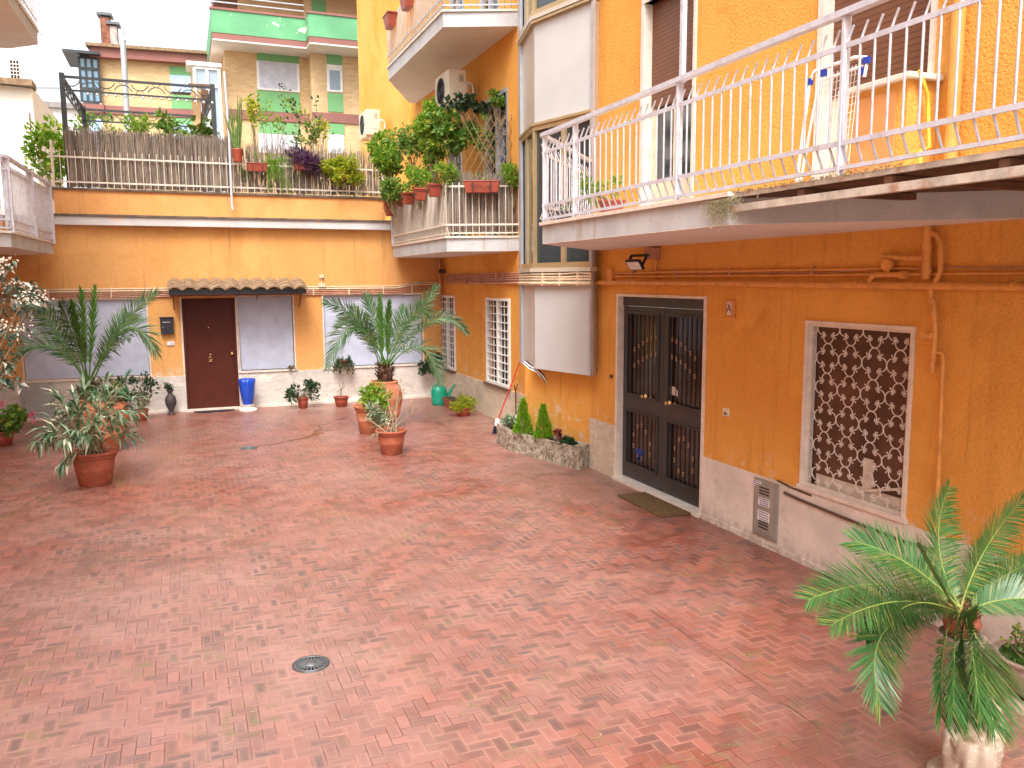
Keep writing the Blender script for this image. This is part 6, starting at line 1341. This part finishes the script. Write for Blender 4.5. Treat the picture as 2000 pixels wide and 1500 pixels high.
m.tube([W2b.w(u-.15, z-.03, .205), W2b.w(u-.04, z+.03, .205), W2b.w(u+.04, z-.02, .205), W2b.w(u+.15, z+.03, .205)], .004, 4); m.build('scroll', M['iron_dark'], t)
tag(reeds(W2b, .0, W2b.L, 3.16, 4.10, -.07, 620, 5, .04).build('reed_screen', M['reed']), 'reed mat tied behind the near railing of the mid balcony', 'reed screen')
tag(reeds(W2a, .0, W2a.L, 3.16, 3.95, -.07, 1300, 6, .03).build('reed_screen', M['reed']), 'reed mat tied behind the long side railing of the mid balcony', 'reed screen')
def mb_(name, px, py, y, R3, n, L, W, mat, seed, lab, ncl=14, cat='plant', **k): return tb(name, px, py, y, R3, n, L, W, mat, seed, lab, cat, ncl=ncl, **k)
mb_('leafy_bush', 755, 305, 15.6, (.36, .35, .38), 2000, .09, .045, M['f_bright'], 141, 'round green bush at the far end of the mid balcony')
mb_('leafy_bush', 770, 370, 15.2, (.25, .3, .22), 1200, .07, .035, M['f_mid'], 142, 'small leaved bush over the farthest square pots')
mb_('leafy_bush', 800, 278, 15.0, (.30, .3, .40), 900, .07, .05, M['f_mid'], 143, 'airy yellowish bush left of the tall climber on the mid balcony')
mb_('leafy_bush', 820, 350, 14.2, (.34, .3, .20), 1500, .07, .03, M['f_bright'], 144, 'bright foliage above the row of square pots')
mb_('climbing_vine', 845, 262, 14.0, (.26, .25, .62), 3000, .09, .05, M['f_bright'], 145, 'tall bright green climber rising in the middle of the mid balcony', ncl=26)
mb_('climbing_vine', 884, 258, 13.7, (.38, .25, .42), 900, .11, .085, M['f_mid'], 146, 'broad leaved grape vine spreading under the air conditioner', ncl=22)
mb_('climbing_vine', 905, 205, 13.6, (.40, .2, .13), 240, .10, .07, M['f_dark'], 147, 'dark vine shoots tangled around the air conditioner bracket', ncl=10)
mb_('climbing_vine', 948, 265, 13.3, (.20, .15, .40), 210, .07, .05, M['f_mid'], 148, 'thin vine on the lattice left of the wing window', ncl=14)
mb_('climbing_vine', 978, 195, 12.95, (.20, .12, .15), 260, .08, .05, M['f_mid'], 149, 'hanging vine around the top of the wing window', ncl=10)
mb_('leafy_bush', 872, 338, 12.8, (.19, .15, .17), 520, .10, .02, M['f_bright'], 150, 'spiky light green plant at the near corner of the mid balcony')
mb_('leafy_bush', 1003, 340, 12.35, (.17, .14, .22), 700, .06, .025, M['f_bright'], 151, 'soft green bush hanging at the right end of the near railing')
t = thing('lattice_trellis', (4.5, 12.9, 3.2), 'brown wooden lattice fan trellis behind the long window box', 'trellis'); m = MB(); Wl_ = Wall((4.10, 12.95), (5.0, 12.6))
def zz(px, py): u, z = Wl_.uz(px, py); return Wl_.w(u, z)
for i in range(9):
    a = 900+i*14; m.bar(zz(a, 340), zz(a+60, 225+0*i), .02, .008); m.bar(zz(a+60, 340), zz(a, 225), .02, .008)
m.build('slats', plain('trellis_wood', (.28, .15, .08), .8), t)
t = thing('wall_window_pane', (5, 15, 4), 'dummy', 'x'); bpy.data.objects.remove(t)
def aircon(p, lab, s=1.0):
    x_, y_, z_ = p; t = thing('air_conditioner', p, lab, 'air conditioner', 'air conditioners on the wing wall')
    m = MB(); m.box(x_, x_+.32*s, y_, y_+.82*s, z_, z_+.56*s); m.build('casing', plain('ac_cream', (.66, .58, .46), .5, var=.06), t, bevel=.015)
    m = MB(); m.lathe([(.22*s, 0), (.22*s, .012), (.205*s, .012), (.205*s, 0)], (0, 0, 0), 28)
    for k in range(1, 6): m.lathe([(.036*s*k, 0), (.036*s*k, .01), (.036*s*k-.006, .01), (.036*s*k-.006, 0)], (0, 0, 0), 24)
    m.v = [Vector((x_-v.z, y_+.46*s+v.x, z_+.28*s+v.y)) for v in m.v]; m.build('fan_grille', M['iron_dark'], t)
    m = MB(); m.box(x_+.19*s, x_+.27*s, y_-.006, y_, z_+.36*s, z_+.48*s); m.box(x_+.13*s, x_+.28*s, y_-.004, y_, z_+.12*s, z_+.14*s); m.build('side_handle', plain('ac_shade', (.42, .35, .26), .5), t)
    m = MB(); 
    for yy in (y_+.12, y_+.7*s): m.bar((x_-.03, yy, z_-.03), (x_+.5, yy, z_-.03), .03, .04); m.bar((x_+.48, yy, z_-.35), (x_, yy, z_-.04), .02); m.bar((x_+.5, yy, z_-.4), (x_+.5, yy, z_+.1), .03)
    m.bar((x_-.03, y_, z_-.045), (x_-.03, y_+.82*s, z_-.045), .03); m.build('bracket', M['pipe_cream'], t)
    m = MB()
    for k in range(3): m.tube(arc(Vector((x_+.40, y_+.06+.05*k, z_+.24)), .13+.015*k, 0, 6.28, Vector((.55, .2, 0)), ZU, 16), .014, 6)
    m.build('coiled_pipes', M['white'], t)
# near one: front face to -X, hung on the wall x=5.05
c = at(868, 200, 'x', 4.55); aircon((4.42, 13.9, at(872, 200, 'y', 13.9).z), 'cream air conditioner hung under the top balcony above the climbing vines')
p = at(716, 262, 'y', 20.2); aircon((p.x, 20.2, p.z), 'cream air conditioner at the left edge of the far wing wall', 1.05)
# top balcony planters
for i, (px, py, lab) in enumerate(((762, 42, 'lower small brown planter on the far corner of the top balcony rail'), (795, 4, 'higher small brown planter cut by the top edge of the picture'))):
    u, z = W3a.uz(px, py, .1); t = thing('railing_planter', W3a.w(u, z, .1), lab, 'hanging planter', 'planters on the top balcony rail'); c = W3a.w(u, z, .1); m = MB(); q = []
    for (k, h) in ((.7, -.12), (1, .10)): q += [c+Vector((a*.09*k, b*.20*k, h)) for (a, b) in ((-1, -1), (1, -1), (1, 1), (-1, 1))]
    m.hexa(q); m.box(c.x-.1, c.x+.1, c.y-.22, c.y+.22, c.z+.10, c.z+.13); m.build('box', M['plastic_pot'], t, bevel=.01); m = MB(); m.box(c.x-.08, c.x+.08, c.y-.19, c.y+.19, c.z+.13, c.z+.134); m.build('soil', M['soil'], t)
# ------------------------------------------------------------ near balcony: furniture
zf = 2.985
bx = at(1767, 300, 'y', 4.3).x; ya = .0; ya = bx/ .9489
t = thing('plastered_box', (4.6, 4.6, zf), 'orange plastered box with a marble top and board front on the near balcony', 'enclosure')
ztop = at(1767, 138, 'y', 4.3).z; m = MB(); m.box(bx, 4.855, 4.3, ya, zf+.03, ztop-.05); m.build('box', M['stucco'], t)
m = MB(); m.box(bx-.05, 4.852, 4.25, ya+.06, ztop-.05, ztop-.01); m.build('marble_top', M['marble'], t, bevel=.006)
m = MB(); Wx = Wall((bx, 4.3), (bx, ya)); a = Wx.uz(1748, 260)[0]; b = Wx.uz(1668, 260)[0]; Wx.box(m, min(a, b), max(a, b), zf+.02, Wx.uz(1700, 190)[1], 0, .012); bd = m.build('front_board', M['wood_box'], t)
m = MB(); m.tube([(4.62, 4.25, ztop), (4.7, 4.24, ztop-.15), (4.72, 4.22, ztop-.5), (4.62, 4.2, zf+.3), (4.58, 4.15, zf+.02)], .013, 8); tag(m.build('garden_hose', M['yellow']), 'yellow hose hanging down the side of the plastered box', 'hose')
m = MB(); m.tube([(4.80, 4.12, zf), (4.80, 4.12, 7)], .045, 12); tag(m.build('downpipe', M['pipe']), 'orange downpipe standing right of the plastered box on the balcony', 'pipe')
# drying rack
t = thing('drying_rack', (4.1, 4.9, zf), 'folded white wire drying rack with blue joints leaning on the near balcony', 'drying rack'); Wd = Wall((4.05, 5.6), (4.25, 4.5))
D = lambda px, py, o=0: (lambda q: Wd.w(q[0], q[1], o))(Wd.uz(px, py, o))
m = MB(); m.tube([D(1556, 355), D(1581, 165), D(1590, 140), D(1670, 112), D(1692, 112), D(1693, 125), D(1688, 150)], .012, 8); m.tube([D(1563, 357), D(1600, 160), D(1640, 145), D(1688, 128)], .010, 8); m.tube([D(1600, 300, -.05), D(1650, 285, -.05)], .008, 6); m.build('frame', M['white'], t)
m = MB()
for k in range(12): m.tube([D(1585+k*6.5, 345-k*2, -.04), D(1600+k*7.2, 152-k*2.6, -.04)], .0028, 4)
for k in range(13): m.tube([D(1584+k*1.3, 340-k*14, -.04), D(1650+k*2.4, 322-k*15, -.04)], .0022, 4)
m.build('wires', M['white'], t)
m = MB()
for (px, py) in ((1581, 160), (1693, 118), (1683, 140), (1608, 143)): obox(m, D(px, py), Wd.d, ZU, Wd.n, .022, .022, .014)
m.build('joints', plain('blue_plastic', (.02, .05, .35), .4), t)
# pots on the near balcony
t = pot('potted_plant', 4.02, 7.35, .14, .20, 'thin leafed plant in a red pot at the far corner of the near balcony', 'potted plant', M['plastic_pot'], z=zf+.035); bush(t, (3.92, 7.4, zf+.36), (.28, .15, .10), 170, .12, .02, M['f_bright'], 161, 9, stems=(4.02, 7.35, zf+.2)) 
t = pot('potted_plant', 3.62, 7.62, .085, .11, 'tiny dark pot with a sprout on the far left tip of the near balcony', 'potted plant', M['cast'], z=zf+.035); bush(t, (3.62, 7.62, zf+.2), (.08, .08, .07), 50, .08, .015, M['f_mid'], 162, 5)
